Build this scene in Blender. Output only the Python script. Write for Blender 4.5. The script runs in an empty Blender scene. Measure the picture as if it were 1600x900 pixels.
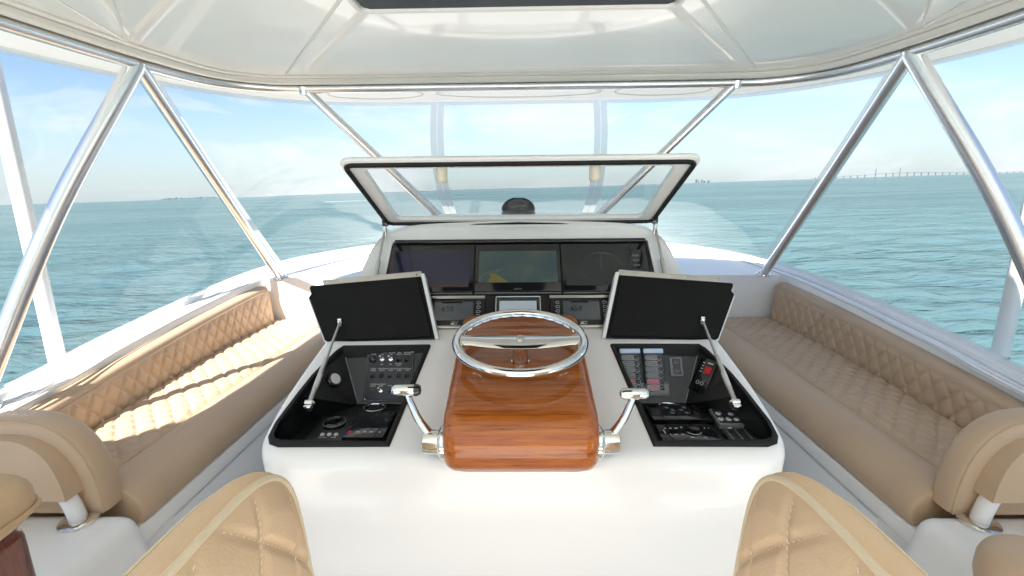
import bpy, bmesh, math, random
import numpy as np
from mathutils import Matrix, Vector, Euler
from mathutils.geometry import tessellate_polygon
random.seed(7)
sc = bpy.context.scene
col = sc.collection
rad = math.radians

# ------------------------------------------------------------------ camera, sky, sun, exposure
CAM = Vector((0, 0, 1.5))
yw, pt, rl = rad(1.0), rad(12.34), rad(0.6)
fw = Vector((-math.sin(yw) * math.cos(pt), math.cos(yw) * math.cos(pt), -math.sin(pt)))
rt = Vector((math.cos(yw), math.sin(yw), 0))
up = rt.cross(fw)
r2 = rt * math.cos(rl) - up * math.sin(rl)
u2 = up * math.cos(rl) + rt * math.sin(rl)
cd = bpy.data.cameras.new('camera')
cd.sensor_width = 36
cd.lens = 16.0
cd.clip_start = 0.02
cd.clip_end = 60000
cam = bpy.data.objects.new('camera', cd)
cam.matrix_world = Matrix(((r2.x, u2.x, -fw.x, CAM.x), (r2.y, u2.y, -fw.y, CAM.y), (r2.z, u2.z, -fw.z, CAM.z), (0, 0, 0, 1)))
col.objects.link(cam)
sc.camera = cam

HEEL = rad(-1.2)                       # the boat heels a little, so the sea lies tilted to the boat's axes
SEA_Z = -3.3
SEA = Matrix.Translation((0, 0, SEA_Z)) @ Matrix.Rotation(HEEL, 4, 'Y')
SUN_EL, SUN_AZ = rad(43.5), rad(-160)     # azimuth from +Y (ahead) towards +X
sun_dir = Vector((math.cos(SUN_EL) * math.sin(SUN_AZ), math.cos(SUN_EL) * math.cos(SUN_AZ), math.sin(SUN_EL)))

w = bpy.data.worlds.new('World')
sc.world = w
w.use_nodes = True
nt = w.node_tree
bg = nt.nodes['Background']
tc = nt.nodes.new('ShaderNodeTexCoord')
mp = nt.nodes.new('ShaderNodeMapping')
mp.vector_type = 'POINT'
mp.inputs['Rotation'].default_value = (0, -HEEL, 0)
nt.links.new(tc.outputs['Generated'], mp.inputs['Vector'])
sky = nt.nodes.new('ShaderNodeTexSky')
sky.sky_type = 'NISHITA'
sky.sun_disc = False
sky.sun_elevation = SUN_EL
sky.sun_rotation = SUN_AZ
sky.air_density = 1.0
sky.dust_density = 0.5
sky.ozone_density = 1.8
nt.links.new(mp.outputs['Vector'], sky.inputs['Vector'])
# thin fair-weather cloud veils over the whole sky
mp2 = nt.nodes.new('ShaderNodeMapping')
mp2.inputs['Scale'].default_value = (1.0, 1.0, 3.6)
nt.links.new(mp.outputs['Vector'], mp2.inputs['Vector'])
nz = nt.nodes.new('ShaderNodeTexNoise')
nz.inputs['Scale'].default_value = 2.9
nz.inputs['Detail'].default_value = 8
nz.inputs['Roughness'].default_value = 0.6
nz.inputs['Distortion'].default_value = 0.6
nt.links.new(mp2.outputs['Vector'], nz.inputs['Vector'])
cr = nt.nodes.new('ShaderNodeValToRGB')
cr.color_ramp.elements[0].position = 0.47
cr.color_ramp.elements[0].color = (0, 0, 0, 1)
cr.color_ramp.elements[1].position = 0.66
cr.color_ramp.elements[1].color = (0.85, 0.85, 0.85, 1)
nt.links.new(nz.outputs['Fac'], cr.inputs['Fac'])
mx = nt.nodes.new('ShaderNodeMixRGB')
mx.inputs['Color2'].default_value = (5.4, 5.7, 5.9, 1)
nt.links.new(cr.outputs['Color'], mx.inputs['Fac'])
sxyz = nt.nodes.new('ShaderNodeSeparateXYZ')
nt.links.new(mp.outputs['Vector'], sxyz.inputs[0])
hr = nt.nodes.new('ShaderNodeMapRange')
hr.interpolation_type = 'SMOOTHSTEP'
hr.inputs['From Min'].default_value = 0.0
hr.inputs['From Max'].default_value = 0.19
hr.inputs['To Min'].default_value = 0.75
hr.inputs['To Max'].default_value = 0.0
nt.links.new(sxyz.outputs['Z'], hr.inputs['Value'])
hz_mix = nt.nodes.new('ShaderNodeMixRGB')
hz_mix.inputs['Color2'].default_value = (3.1, 3.85, 4.4, 1)
nt.links.new(hr.outputs['Result'], hz_mix.inputs['Fac'])
nt.links.new(sky.outputs['Color'], hz_mix.inputs['Color1'])
nt.links.new(hz_mix.outputs['Color'], mx.inputs['Color1'])
nt.links.new(mx.outputs['Color'], bg.inputs['Color'])
bg.inputs['Strength'].default_value = 0.056

sl = bpy.data.lights.new('sun', 'SUN')
sl.energy = 5.0
sl.angle = rad(0.53)
sl.color = (1.0, 0.95, 0.87)
so = bpy.data.objects.new('sun', sl)
so.rotation_euler = sun_dir.to_track_quat('Z', 'Y').to_euler()
so.location = (0, 0, 20)
col.objects.link(so)

sc.view_settings.view_transform = 'Standard'
sc.view_settings.look = 'None'
sc.view_settings.exposure = 1.9
sc.view_settings.gamma = 1.0
sc.view_settings.use_curve_mapping = False
sc.render.engine = 'CYCLES'
sc.cycles.max_bounces = 12
sc.cycles.diffuse_bounces = 6
sc.cycles.glossy_bounces = 6
sc.cycles.transparent_max_bounces = 24
sc.cycles.caustics_reflective = False
sc.cycles.caustics_refractive = False
sc.cycles.sample_clamp_indirect = 6.0
sc.cycles.use_denoising = True

# ------------------------------------------------------------------ materials
def principled(name, color, rough=0.5, metal=0.0, coat=0.0, coat_rough=0.05, spec=0.5, bump=None, var=None, emit=None):
    m = bpy.data.materials.new(name)
    m.use_nodes = True
    n = m.node_tree
    b = n.nodes['Principled BSDF']
    b.inputs['Base Color'].default_value = (*color, 1)
    b.inputs['Roughness'].default_value = rough
    b.inputs['Metallic'].default_value = metal
    b.inputs['Coat Weight'].default_value = coat
    b.inputs['Coat Roughness'].default_value = coat_rough
    b.inputs['Specular IOR Level'].default_value = spec
    if emit:
        b.inputs['Emission Color'].default_value = (*emit[:3], 1)
        b.inputs['Emission Strength'].default_value = emit[3]
    if bump or var:
        t = n.nodes.new('ShaderNodeTexCoord')
    if bump:                                # (scale, strength, distance[, detail])
        z = n.nodes.new('ShaderNodeTexNoise')
        z.inputs['Scale'].default_value = bump[0]
        z.inputs['Detail'].default_value = bump[3] if len(bump) > 3 else 3
        n.links.new(t.outputs['Object'], z.inputs['Vector'])
        bp = n.nodes.new('ShaderNodeBump')
        bp.inputs['Strength'].default_value = bump[1]
        bp.inputs['Distance'].default_value = bump[2]
        n.links.new(z.outputs['Fac'], bp.inputs['Height'])
        n.links.new(bp.outputs['Normal'], b.inputs['Normal'])
    if var:                                 # (scale, amount) : gentle worn patches
        z = n.nodes.new('ShaderNodeTexNoise')
        z.inputs['Scale'].default_value = var[0]
        z.inputs['Detail'].default_value = 5
        n.links.new(t.outputs['Object'], z.inputs['Vector'])
        r = n.nodes.new('ShaderNodeValToRGB')
        r.color_ramp.elements[0].position = 0.3
        r.color_ramp.elements[1].position = 0.7
        k = var[1]
        r.color_ramp.elements[0].color = (*[c * (1 - k) for c in color], 1)
        r.color_ramp.elements[1].color = (*[min(1, c * (1 + k)) for c in color], 1)
        n.links.new(z.outputs['Fac'], r.inputs['Fac'])
        n.links.new(r.outputs['Color'], b.inputs['Base Color'])
        q = n.nodes.new('ShaderNodeMapRange')
        q.inputs['To Min'].default_value = max(0.02, rough - 0.08)
        q.inputs['To Max'].default_value = rough + 0.08
        n.links.new(z.outputs['Fac'], q.inputs['Value'])
        n.links.new(q.outputs['Result'], b.inputs['Roughness'])
    return m

M = {}
M['gelcoat'] = principled('gelcoat', (0.87, 0.87, 0.865), 0.25, coat=0.35, coat_rough=0.06)
M['gelcoat_shell'] = principled('gelcoat_shell', (0.845, 0.84, 0.825), 0.35, coat=0.2, coat_rough=0.1)
M['track'] = principled('vinyl_track', (0.66, 0.66, 0.65), 0.4)
M['nonskid'] = principled('nonskid', (0.64, 0.64, 0.62), 0.7, bump=(260, 0.4, 0.002))
M['ceiling'] = principled('ceiling_gloss', (0.84, 0.825, 0.78), 0.4, coat=0.62, coat_rough=0.045, spec=0.5, bump=(1.2, 0.05, 0.02, 1))
M['cream'] = principled('cream_trim', (0.80, 0.78, 0.72), 0.32, coat=0.4)
M['valance'] = principled('white_valance', (0.80, 0.80, 0.80), 0.5, var=(3, 0.03))
M['tan'] = principled('tan_vinyl', (0.52, 0.375, 0.25), 0.48, bump=(420, 0.25, 0.0012), var=(3.5, 0.06))
M['tan_lit'] = principled('tan_vinyl_lit', (0.70, 0.505, 0.325), 0.75, spec=0.25, bump=(240, 0.6, 0.0016), var=(5, 0.05))  # same vinyl as the settees; the chairs' stronger light is in the colour
M['tan_pad'] = principled('tan_cloth', (0.50, 0.36, 0.22), 0.8, bump=(320, 0.6, 0.0015), var=(9, 0.12))
M['piping'] = principled('piping', (0.72, 0.60, 0.42), 0.5, bump=(300, 0.3, 0.001))
M['thread'] = principled('thread', (0.78, 0.70, 0.55), 0.7)
M['black'] = principled('black_plastic', (0.0065, 0.007, 0.0075), 0.45, bump=(500, 0.15, 0.0006))
M['black_gloss'] = principled('black_gloss', (0.008, 0.0085, 0.0095), 0.12, coat=0.5)
M['black_matte'] = principled('black_laminate', (0.0042, 0.0047, 0.0048), 0.5, spec=0.2, var=(4, 0.2))
M['panel_grey'] = principled('panel_charcoal', (0.018, 0.021, 0.026), 0.4, var=(6, 0.1))
M['rubber'] = principled('rubber', (0.008, 0.008, 0.0085), 0.55, spec=0.3)
M['chrome'] = principled('stainless', (0.80, 0.80, 0.78), 0.07, metal=1.0)
M['brushed'] = principled('brushed_steel', (0.60, 0.59, 0.56), 0.28, metal=1.0)
M['tube'] = principled('anodised_tube', (0.80, 0.80, 0.80), 0.27, metal=1.0, bump=(8, 0.03, 0.01))
M['white_paint'] = principled('white_paint', (0.80, 0.80, 0.80), 0.35, coat=0.3, var=(5, 0.03))
M['cream_knob'] = principled('cream_knob', (0.75, 0.70, 0.58), 0.4)
M['grey_plastic'] = principled('grey_plastic', (0.18, 0.19, 0.20), 0.4)
M['print'] = principled('white_print', (0.60, 0.60, 0.60), 0.5)
M['red'] = principled('red_print', (0.35, 0.012, 0.016), 0.4, emit=(1, 0.03, 0.04, 0.03))
M['pink'] = principled('pink_label', (0.55, 0.16, 0.22), 0.4)
M['bluecap'] = principled('blue_white_cap', (0.45, 0.58, 0.75), 0.2, coat=0.5)
M['hull_far'] = principled('far_paint', (0.75, 0.77, 0.78), 0.5)
M['concrete'] = principled('far_concrete', (0.105, 0.135, 0.155), 0.8)
M['far_land'] = principled('far_land', (0.055, 0.085, 0.095), 0.9, var=(0.01, 0.2))
M['foam'] = principled('foam', (0.8, 0.82, 0.82), 0.8)

def screen(name, c, e):
    c = tuple(a * .6 for a in c)
    return principled(name, c, 0.12, coat=0.4, coat_rough=0.03, emit=(*c, e * .35))
M['sonar'] = screen('sonar_blue', (0.010, 0.011, 0.040), 0.35)
M['sonar_band'] = screen('sonar_band', (0.05, 0.022, 0.016), 0.3)
M['sonar_top'] = screen('sonar_top', (0.022, 0.026, 0.018), 0.3)
M['radar'] = screen('radar_dark', (0.010, 0.013, 0.015), 0.3)
M['lcd'] = screen('lcd_grey', (0.085, 0.098, 0.105), 0.3)
M['lcd_dark'] = screen('lcd_digits', (0.006, 0.007, 0.008), 0.1)
M['tablet'] = principled('tablet_screen', (0.16, 0.19, 0.21), 0.15, emit=(0.45, 0.53, 0.58, 0.13))
M['yellow'] = screen('chart_land', (0.12, 0.11, 0.012), 0.4)
M['chart_line'] = screen('chart_line', (0.06, 0.07, 0.06), 0.4)

m = principled('chart', (0.03, 0.07, 0.07), 0.12, coat=0.6, coat_rough=0.03)
n = m.node_tree
t = n.nodes.new('ShaderNodeTexCoord')
z = n.nodes.new('ShaderNodeTexNoise')
z.inputs['Scale'].default_value = 9
z.inputs['Detail'].default_value = 5
r = n.nodes.new('ShaderNodeValToRGB')
r.color_ramp.elements[0].position = 0.32
r.color_ramp.elements[0].color = (0.010, 0.026, 0.036, 1)
r.color_ramp.elements[1].position = 0.72
r.color_ramp.elements[1].color = (0.046, 0.042, 0.032, 1)
e_ = r.color_ramp.elements.new(0.52)
e_.color = (0.016, 0.040, 0.037, 1)
n.links.new(t.outputs['Object'], z.inputs['Vector'])
n.links.new(z.outputs['Fac'], r.inputs['Fac'])
b = n.nodes['Principled BSDF']
n.links.new(r.outputs['Color'], b.inputs['Base Color'])
n.links.new(r.outputs['Color'], b.inputs['Emission Color'])
b.inputs['Emission Strength'].default_value = 0.12
M['chart'] = m

# varnished teak
def wood(name, c0, c1, c2, axis_scale):
    m = principled(name, c1, 0.35, coat=0.75, coat_rough=0.035, spec=0.3)
    n = m.node_tree
    b = n.nodes['Principled BSDF']
    t = n.nodes.new('ShaderNodeTexCoord')
    mp = n.nodes.new('ShaderNodeMapping')
    mp.inputs['Scale'].default_value = axis_scale
    n.links.new(t.outputs['Object'], mp.inputs['Vector'])
    z1 = n.nodes.new('ShaderNodeTexNoise')
    z1.inputs['Scale'].default_value = 1.0
    z1.inputs['Detail'].default_value = 6
    z1.inputs['Roughness'].default_value = 0.65
    z1.inputs['Distortion'].default_value = 1.3
    n.links.new(mp.outputs['Vector'], z1.inputs['Vector'])
    mp2 = n.nodes.new('ShaderNodeMapping')
    mp2.inputs['Scale'].default_value = tuple(a * 7 for a in axis_scale)
    n.links.new(t.outputs['Object'], mp2.inputs['Vector'])
    z2 = n.nodes.new('ShaderNodeTexNoise')
    z2.inputs['Scale'].default_value = 1.0
    z2.inputs['Detail'].default_value = 3
    n.links.new(mp2.outputs['Vector'], z2.inputs['Vector'])
    ad = n.nodes.new('ShaderNodeMath')
    ad.operation = 'MULTIPLY_ADD'
    ad.inputs[1].default_value = 0.38
    n.links.new(z2.outputs['Fac'], ad.inputs[0])
    ml = n.nodes.new('ShaderNodeMath')
    ml.operation = 'MULTIPLY'
    ml.inputs[1].default_value = 0.66
    n.links.new(z1.outputs['Fac'], ml.inputs[0])
    n.links.new(ml.outputs[0], ad.inputs[2])
    r = n.nodes.new('ShaderNodeValToRGB')
    r.color_ramp.elements[0].position = 0.36
    r.color_ramp.elements[0].color = (*c0, 1)
    r.color_ramp.elements[1].position = 0.68
    r.color_ramp.elements[1].color = (*c2, 1)
    e = r.color_ramp.elements.new(0.5)
    e.color = (*c1, 1)
    n.links.new(ad.outputs[0], r.inputs['Fac'])
    n.links.new(r.outputs['Color'], b.inputs['Base Color'])
    return m
M['teak'] = wood('varnished_teak', (0.19, 0.040, 0.005), (0.38, 0.098, 0.011), (0.51, 0.155, 0.019), (2.2, 42, 42))
M['dark_teak'] = wood('dark_teak', (0.045, 0.010, 0.004), (0.12, 0.026, 0.010), (0.20, 0.05, 0.018), (25, 25, 3))

mv = principled('valance_vinyl', (0.82, 0.82, 0.82), 0.5)
nv_ = mv.node_tree
tl = nv_.nodes.new('ShaderNodeBsdfTranslucent')
tl.inputs['Color'].default_value = (0.88, 0.85, 0.79, 1)
ms_ = nv_.nodes.new('ShaderNodeMixShader')
ms_.inputs['Fac'].default_value = 0.38
nv_.links.new(nv_.nodes['Principled BSDF'].outputs[0], ms_.inputs[1])
nv_.links.new(tl.outputs[0], ms_.inputs[2])
nv_.links.new(ms_.outputs[0], nv_.nodes['Material Output'].inputs['Surface'])
M['valance'] = mv
M['strip'] = mv.copy()
M['strip'].node_tree.nodes['Mix Shader'].inputs['Fac'].default_value = 0.55
M['valance'].node_tree.nodes['Mix Shader'].inputs['Fac'].default_value = 0.09
ns_ = M['strip'].node_tree
tp_ = ns_.nodes.new('ShaderNodeBsdfTransparent')
mt_ = ns_.nodes.new('ShaderNodeMixShader')
mt_.inputs['Fac'].default_value = 0.45
ns_.links.new(ns_.nodes['Mix Shader'].outputs[0], mt_.inputs[1])
ns_.links.new(tp_.outputs[0], mt_.inputs[2])
ns_.links.new(mt_.outputs[0], ns_.nodes['Material Output'].inputs['Surface'])

# clear vinyl and glass: thin sheets that let light straight through and mirror a little
def clear(name, tint, f0, haze, rough=0.03, wav=None):
    m = bpy.data.materials.new(name)
    m.use_nodes = True
    n = m.node_tree
    n.nodes.remove(n.nodes['Principled BSDF'])
    out = n.nodes['Material Output']
    tr = n.nodes.new('ShaderNodeBsdfTransparent')
    tr.inputs['Color'].default_value = (*tint, 1)
    gl = n.nodes.new('ShaderNodeBsdfGlossy')
    gl.inputs['Roughness'].default_value = rough
    df = n.nodes.new('ShaderNodeBsdfDiffuse')
    df.inputs['Color'].default_value = (0.8, 0.8, 0.8, 1)
    lw = n.nodes.new('ShaderNodeLayerWeight')
    lw.inputs['Blend'].default_value = 0.5
    pw = n.nodes.new('ShaderNodeMath')
    pw.operation = 'POWER'
    pw.inputs[1].default_value = 5.0
    n.links.new(lw.outputs['Facing'], pw.inputs[0])
    fr = n.nodes.new('ShaderNodeMath')
    fr.operation = 'MULTIPLY_ADD'
    fr.inputs[1].default_value = 0.6 - f0
    fr.inputs[2].default_value = f0
    n.links.new(pw.outputs[0], fr.inputs[0])
    m1 = n.nodes.new('ShaderNodeMixShader')
    m1.inputs['Fac'].default_value = haze
    m2 = n.nodes.new('ShaderNodeMixShader')
    n.links.new(tr.outputs[0], m1.inputs[1])
    n.links.new(df.outputs[0], m1.inputs[2])
    n.links.new(fr.outputs[0], m2.inputs['Fac'])
    n.links.new(m1.outputs[0], m2.inputs[1])
    n.links.new(gl.outputs[0], m2.inputs[2])
    n.links.new(m2.outputs[0], out.inputs['Surface'])
    if wav:
        t = n.nodes.new('ShaderNodeTexCoord')
        z = n.nodes.new('ShaderNodeTexNoise')
        z.inputs['Scale'].default_value = wav[0]
        z.inputs['Detail'].default_value = 1
        n.links.new(t.outputs['Object'], z.inputs['Vector'])
        bp = n.nodes.new('ShaderNodeBump')
        bp.inputs['Strength'].default_value = wav[1]
        bp.inputs['Distance'].default_value = 0.03
        n.links.new(z.outputs['Fac'], bp.inputs['Height'])
        n.links.new(bp.outputs['Normal'], gl.inputs['Normal'])
    return m
M['vinyl'] = clear('clear_vinyl', (0.90, 0.91, 0.915), 0.022, 0.012, 0.04, (2.5, 0.5))
M['glass'] = clear('hatch_glass', (0.86, 0.885, 0.89), 0.045, 0.02, 0.01)
M['dome'] = clear('dome_glass', (0.55, 0.56, 0.57), 0.06, 0.02, 0.01)

# sea water
m = principled('sea_water', (0.035, 0.165, 0.175), 0.12, spec=0.5)
n = m.node_tree
b = n.nodes['Principled BSDF']
b.inputs['IOR'].default_value = 1.33
t = n.nodes.new('ShaderNodeTexCoord')
def nz_(scale, detail, sx, sy, rz=0.0):
    mp = n.nodes.new('ShaderNodeMapping')
    mp.inputs['Scale'].default_value = (sx, sy, 1)
    mp.inputs['Rotation'].default_value = (0, 0, rz)
    n.links.new(t.outputs['Object'], mp.inputs['Vector'])
    z = n.nodes.new('ShaderNodeTexNoise')
    z.inputs['Scale'].default_value = scale
    z.inputs['Detail'].default_value = detail
    n.links.new(mp.outputs['Vector'], z.inputs['Vector'])
    return z
za = nz_(1.5, 5, 0.6, 1.7, 0.15)
zb = nz_(0.35, 3, 0.5, 1.4, -0.1)
b1 = n.nodes.new('ShaderNodeBump')
b1.inputs['Strength'].default_value = 0.8
b1.inputs['Distance'].default_value = 0.62
n.links.new(za.outputs['Fac'], b1.inputs['Height'])
b2 = n.nodes.new('ShaderNodeBump')
b2.inputs['Strength'].default_value = 0.7
b2.inputs['Distance'].default_value = 0.9
n.links.new(zb.outputs['Fac'], b2.inputs['Height'])
n.links.new(b1.outputs['Normal'], b2.inputs['Normal'])
n.links.new(b2.outputs['Normal'], b.inputs['Normal'])
zc = nz_(0.02, 4, 0.35, 1.0)
zw = nz_(0.05, 3, 0.4, 1.2, 0.3)
rw = n.nodes.new('ShaderNodeMapRange')
rw.inputs['From Min'].default_value = 0.3
rw.inputs['From Max'].default_value = 0.7
rw.inputs['To Min'].default_value = 0.35
rw.inputs['To Max'].default_value = 1.0
n.links.new(zw.outputs['Fac'], rw.inputs['Value'])
n.links.new(rw.outputs['Result'], b1.inputs['Strength'])
r = n.nodes.new('ShaderNodeValToRGB')
r.color_ramp.elements[0].position = 0.35
r.color_ramp.elements[0].color = (0.054, 0.108, 0.124, 1)
r.color_ramp.elements[1].position = 0.68
r.color_ramp.elements[1].color = (0.092, 0.163, 0.166, 1)
n.links.new(zc.outputs['Fac'], r.inputs['Fac'])
n.nodes.remove(b)
dfs = n.nodes.new('ShaderNodeBsdfDiffuse')
gls = n.nodes.new('ShaderNodeBsdfGlossy')
gls.inputs['Roughness'].default_value = 0.06
n.links.new(r.outputs['Color'], dfs.inputs['Color'])
n.links.new(b2.outputs['Normal'], gls.inputs['Normal'])
n.links.new(b2.outputs['Normal'], dfs.inputs['Normal'])
lw = n.nodes.new('ShaderNodeLayerWeight')
n.links.new(b2.outputs['Normal'], lw.inputs['Normal'])
pw = n.nodes.new('ShaderNodeMath')
pw.operation = 'POWER'
pw.inputs[1].default_value = 4.0
n.links.new(lw.outputs['Facing'], pw.inputs[0])
ma = n.nodes.new('ShaderNodeMath')
ma.operation = 'MULTIPLY_ADD'
ma.inputs[1].default_value = 0.60
ma.inputs[2].default_value = 0.02
n.links.new(pw.outputs[0], ma.inputs[0])
mxs = n.nodes.new('ShaderNodeMixShader')
n.links.new(ma.outputs[0], mxs.inputs['Fac'])
n.links.new(dfs.outputs[0], mxs.inputs[1])
n.links.new(gls.outputs[0], mxs.inputs[2])
n.links.new(mxs.outputs[0], n.nodes['Material Output'].inputs['Surface'])
M['sea'] = m

# ------------------------------------------------------------------ mesh helpers
class MB:
    def __init__(s):
        s.v, s.f = [], []
    def add(s, vs, fs):
        o = len(s.v)
        s.v += [Vector(p) for p in vs]
        s.f += [tuple(i + o for i in f) for f in fs]
        return s
    def bm(s, bm):
        bm.verts.ensure_lookup_table()
        bm.verts.index_update()
        s.add([v.co.copy() for v in bm.verts], [[v.index for v in f.verts] for f in bm.faces])
        bm.free()
        return s
    def box(s, c, d, bev=0.0, seg=2, mat=None):
        bm = bmesh.new()
        bmesh.ops.create_cube(bm, size=1)
        for v in bm.verts:
            v.co = Vector((v.co.x * d[0], v.co.y * d[1], v.co.z * d[2]))
        if bev:
            bmesh.ops.bevel(bm, geom=list(bm.edges), offset=bev, segments=seg, profile=0.5, affect='EDGES')
        for v in bm.verts:
            v.co += Vector(c)
            if mat is not None:
                v.co = mat @ v.co
        return s.bm(bm)
    def tube(s, pts, r, seg=12, closed=False, caps=True, flat=1.0):
        pts = [Vector(p) for p in pts]
        n = len(pts)
        rr = r if isinstance(r, (list, tuple)) else [r] * n
        tang = []
        for i in range(n):
            a = pts[(i - 1) % n] if (closed or i > 0) else pts[i]
            c = pts[(i + 1) % n] if (closed or i < n - 1) else pts[i]
            tang.append((c - a).normalized())
        ref = Vector((0, 0, 1)) if abs(tang[0].z) < 0.9 else Vector((1, 0, 0))
        nrm = (ref - tang[0] * ref.dot(tang[0])).normalized()
        vs = []
        for i in range(n):
            nrm = (nrm - tang[i] * nrm.dot(tang[i])).normalized()
            bi = tang[i].cross(nrm)
            for k in range(seg):
                a = 2 * math.pi * k / seg
                vs.append(pts[i] + (nrm * math.cos(a) * flat + bi * math.sin(a)) * rr[i])
        fs = []
        m = n if closed else n - 1
        for i in range(m):
            for k in range(seg):
                j = (i + 1) % n
                fs.append((i * seg + k, i * seg + (k + 1) % seg, j * seg + (k + 1) % seg, j * seg + k))
        if caps and not closed:
            fs.append(tuple(range(seg - 1, -1, -1)))
            fs.append(tuple((n - 1) * seg + k for k in range(seg)))
        return s.add(vs, fs)
    def lathe(s, prof, mat=Matrix(), seg=24):          # profile (r, h) about local Z
        vs, fs = [], []
        for (r, h) in prof:
            for k in range(seg):
                a = 2 * math.pi * k / seg
                vs.append(mat @ Vector((r * math.cos(a), r * math.sin(a), h)))
        for i in range(len(prof) - 1):
            for k in range(seg):
                fs.append((i * seg + k, i * seg + (k + 1) % seg, (i + 1) * seg + (k + 1) % seg, (i + 1) * seg + k))
        fs.append(tuple(range(seg - 1, -1, -1)))
        fs.append(tuple((len(prof) - 1) * seg + k for k in range(seg)))
        return s.add(vs, fs)
    def grid(s, fn, nu, nv, cu=False):
        vs = [fn(i / nu, j / nv) for i in range(nu + (0 if cu else 1)) for j in range(nv + 1)]
        R = nu if cu else nu + 1
        fs = []
        for i in range(nu):
            for j in range(nv):
                a, c = i, (i + 1) % R
                fs.append((a * (nv + 1) + j, c * (nv + 1) + j, c * (nv + 1) + j + 1, a * (nv + 1) + j + 1))
        return s.add(vs, fs)
    def fill(s, loops, fn):                             # planar polygon with holes, loops of (a, b) -> fn(a, b)
        allp = [p for l in loops for p in l]
        tri = tessellate_polygon([[Vector((p[0], p[1], 0)) for p in l] for l in loops])
        return s.add([fn(*p) for p in allp], tri)
    def strip(s, A, B, closed=False):                   # wall between two equal-length rings
        n = len(A)
        m = n if closed else n - 1
        return s.add(list(A) + list(B), [(i, (i + 1) % n, n + (i + 1) % n, n + i) for i in range(m)])
    def prism(s, poly, fn0, fn1):
        a = [Vector(fn0(*p)) for p in poly]
        c = [Vector(fn1(*p)) for p in poly]
        s.fill([poly], lambda x, y: fn0(x, y))
        s.fill([poly], lambda x, y: fn1(x, y))
        return s.strip(a, c, True)
    def xf(s, mat):
        s.v = [mat @ v for v in s.v]
        return s

ORG = {}
def finish(me, smooth, angle):
    bm = bmesh.new()
    bm.from_mesh(me)
    bmesh.ops.remove_doubles(bm, verts=bm.verts, dist=1e-5)
    bmesh.ops.recalc_face_normals(bm, faces=bm.faces)
    if smooth:
        for f in bm.faces:
            f.smooth = True
        for e in bm.edges:
            if len(e.link_faces) == 2 and e.calc_face_angle(0) > rad(angle):
                e.smooth = False
    bm.to_mesh(me)
    bm.free()

def thing(name, label, cat, loc=(0, 0, 0), group=None):
    o = bpy.data.objects.new(name, None)
    col.objects.link(o)
    o.location = loc
    o.empty_display_size = 0.05
    o['label'] = label
    o['category'] = cat
    if group:
        o['group'] = group
    ORG[o.name] = Vector(loc)
    return o

def mk(name, mb, mat, parent=None, smooth=True, angle=35, label=None, cat=None, kind=None, group=None, loc=None):
    me = bpy.data.meshes.new(name)
    org = ORG[parent.name] if parent else Vector(loc or (0, 0, 0))
    me.from_pydata([v - org for v in mb.v], [], mb.f)
    finish(me, smooth, angle)
    me.materials.append(M[mat] if isinstance(mat, str) else mat)
    o = bpy.data.objects.new(name, me)
    col.objects.link(o)
    if parent:
        o.parent = parent
        ORG[o.name] = org
    else:
        o.location = org
        ORG[o.name] = org
    if label: o['label'] = label
    if cat: o['category'] = cat
    if kind: o['kind'] = kind
    if group: o['group'] = group
    return o

def frame(o, x, y):
    x = Vector(x).normalized()
    y = Vector(y).normalized()
    z = x.cross(y).normalized()
    return Matrix(((x.x, y.x, z.x, o[0]), (x.y, y.y, z.y, o[1]), (x.z, y.z, z.z, o[2]), (0, 0, 0, 1)))

def text_mb(body, size, mat, align='CENTER', extrude=0.0004):
    c = bpy.data.curves.new('txt', 'FONT')
    c.body = body
    c.size = size
    c.align_x = align
    c.align_y = 'CENTER'
    c.extrude = extrude
    c.resolution_u = 2
    o = bpy.data.objects.new('txt', c)
    col.objects.link(o)
    dg = bpy.context.evaluated_depsgraph_get()
    me = bpy.data.meshes.new_from_object(o.evaluated_get(dg))
    mb = MB()
    mb.add([mat @ v.co for v in me.vertices], [tuple(p.vertices) for p in me.polygons])
    bpy.data.objects.remove(o)
    bpy.data.curves.remove(c)
    bpy.data.meshes.remove(me)
    return mb

def catmull(pts, per=8, closed=False):
    P = [Vector(p) for p in pts]
    n = len(P)
    out = []
    for i in range(n if closed else n - 1):
        p0 = P[(i - 1) % n] if (closed or i > 0) else P[0] * 2 - P[1]
        p1, p2 = P[i], P[(i + 1) % n]
        p3 = P[(i + 2) % n] if (closed or i + 2 < n) else P[-1] * 2 - P[-2]
        for k in range(per):
            t = k / per
            out.append(0.5 * ((2 * p1) + (p2 - p0) * t + (2 * p0 - 5 * p1 + 4 * p2 - p3) * t * t + (3 * p1 - p0 - 3 * p2 + p3) * t ** 3))
    if not closed:
        out.append(P[-1])
    return out

def interp(tab, x):
    return float(np.interp(x, [a for a, _ in tab], [b for _, b in tab]))

def rrect(x0, x1, y0, y1, r, seg=5):
    out = []
    for (cx, cy, a0) in ((x1 - r, y1 - r, 0), (x0 + r, y1 - r, 90), (x0 + r, y0 + r, 180), (x1 - r, y0 + r, 270)):
        for k in range(seg + 1):
            a = rad(a0 + 90 * k / seg)
            out.append((cx + r * math.cos(a), cy + r * math.sin(a)))
    return out

def offset2(pts, d):                                    # offset a closed loop along its own normals (d > 0 shrinks a ccw loop)
    n = len(pts)
    out = []
    for i in range(n):
        a, c = Vector(pts[i - 1]), Vector(pts[(i + 1) % n])
        t = (c - a).normalized()
        out.append((pts[i][0] - t.y * d, pts[i][1] + t.x * d))
    return out

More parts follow.
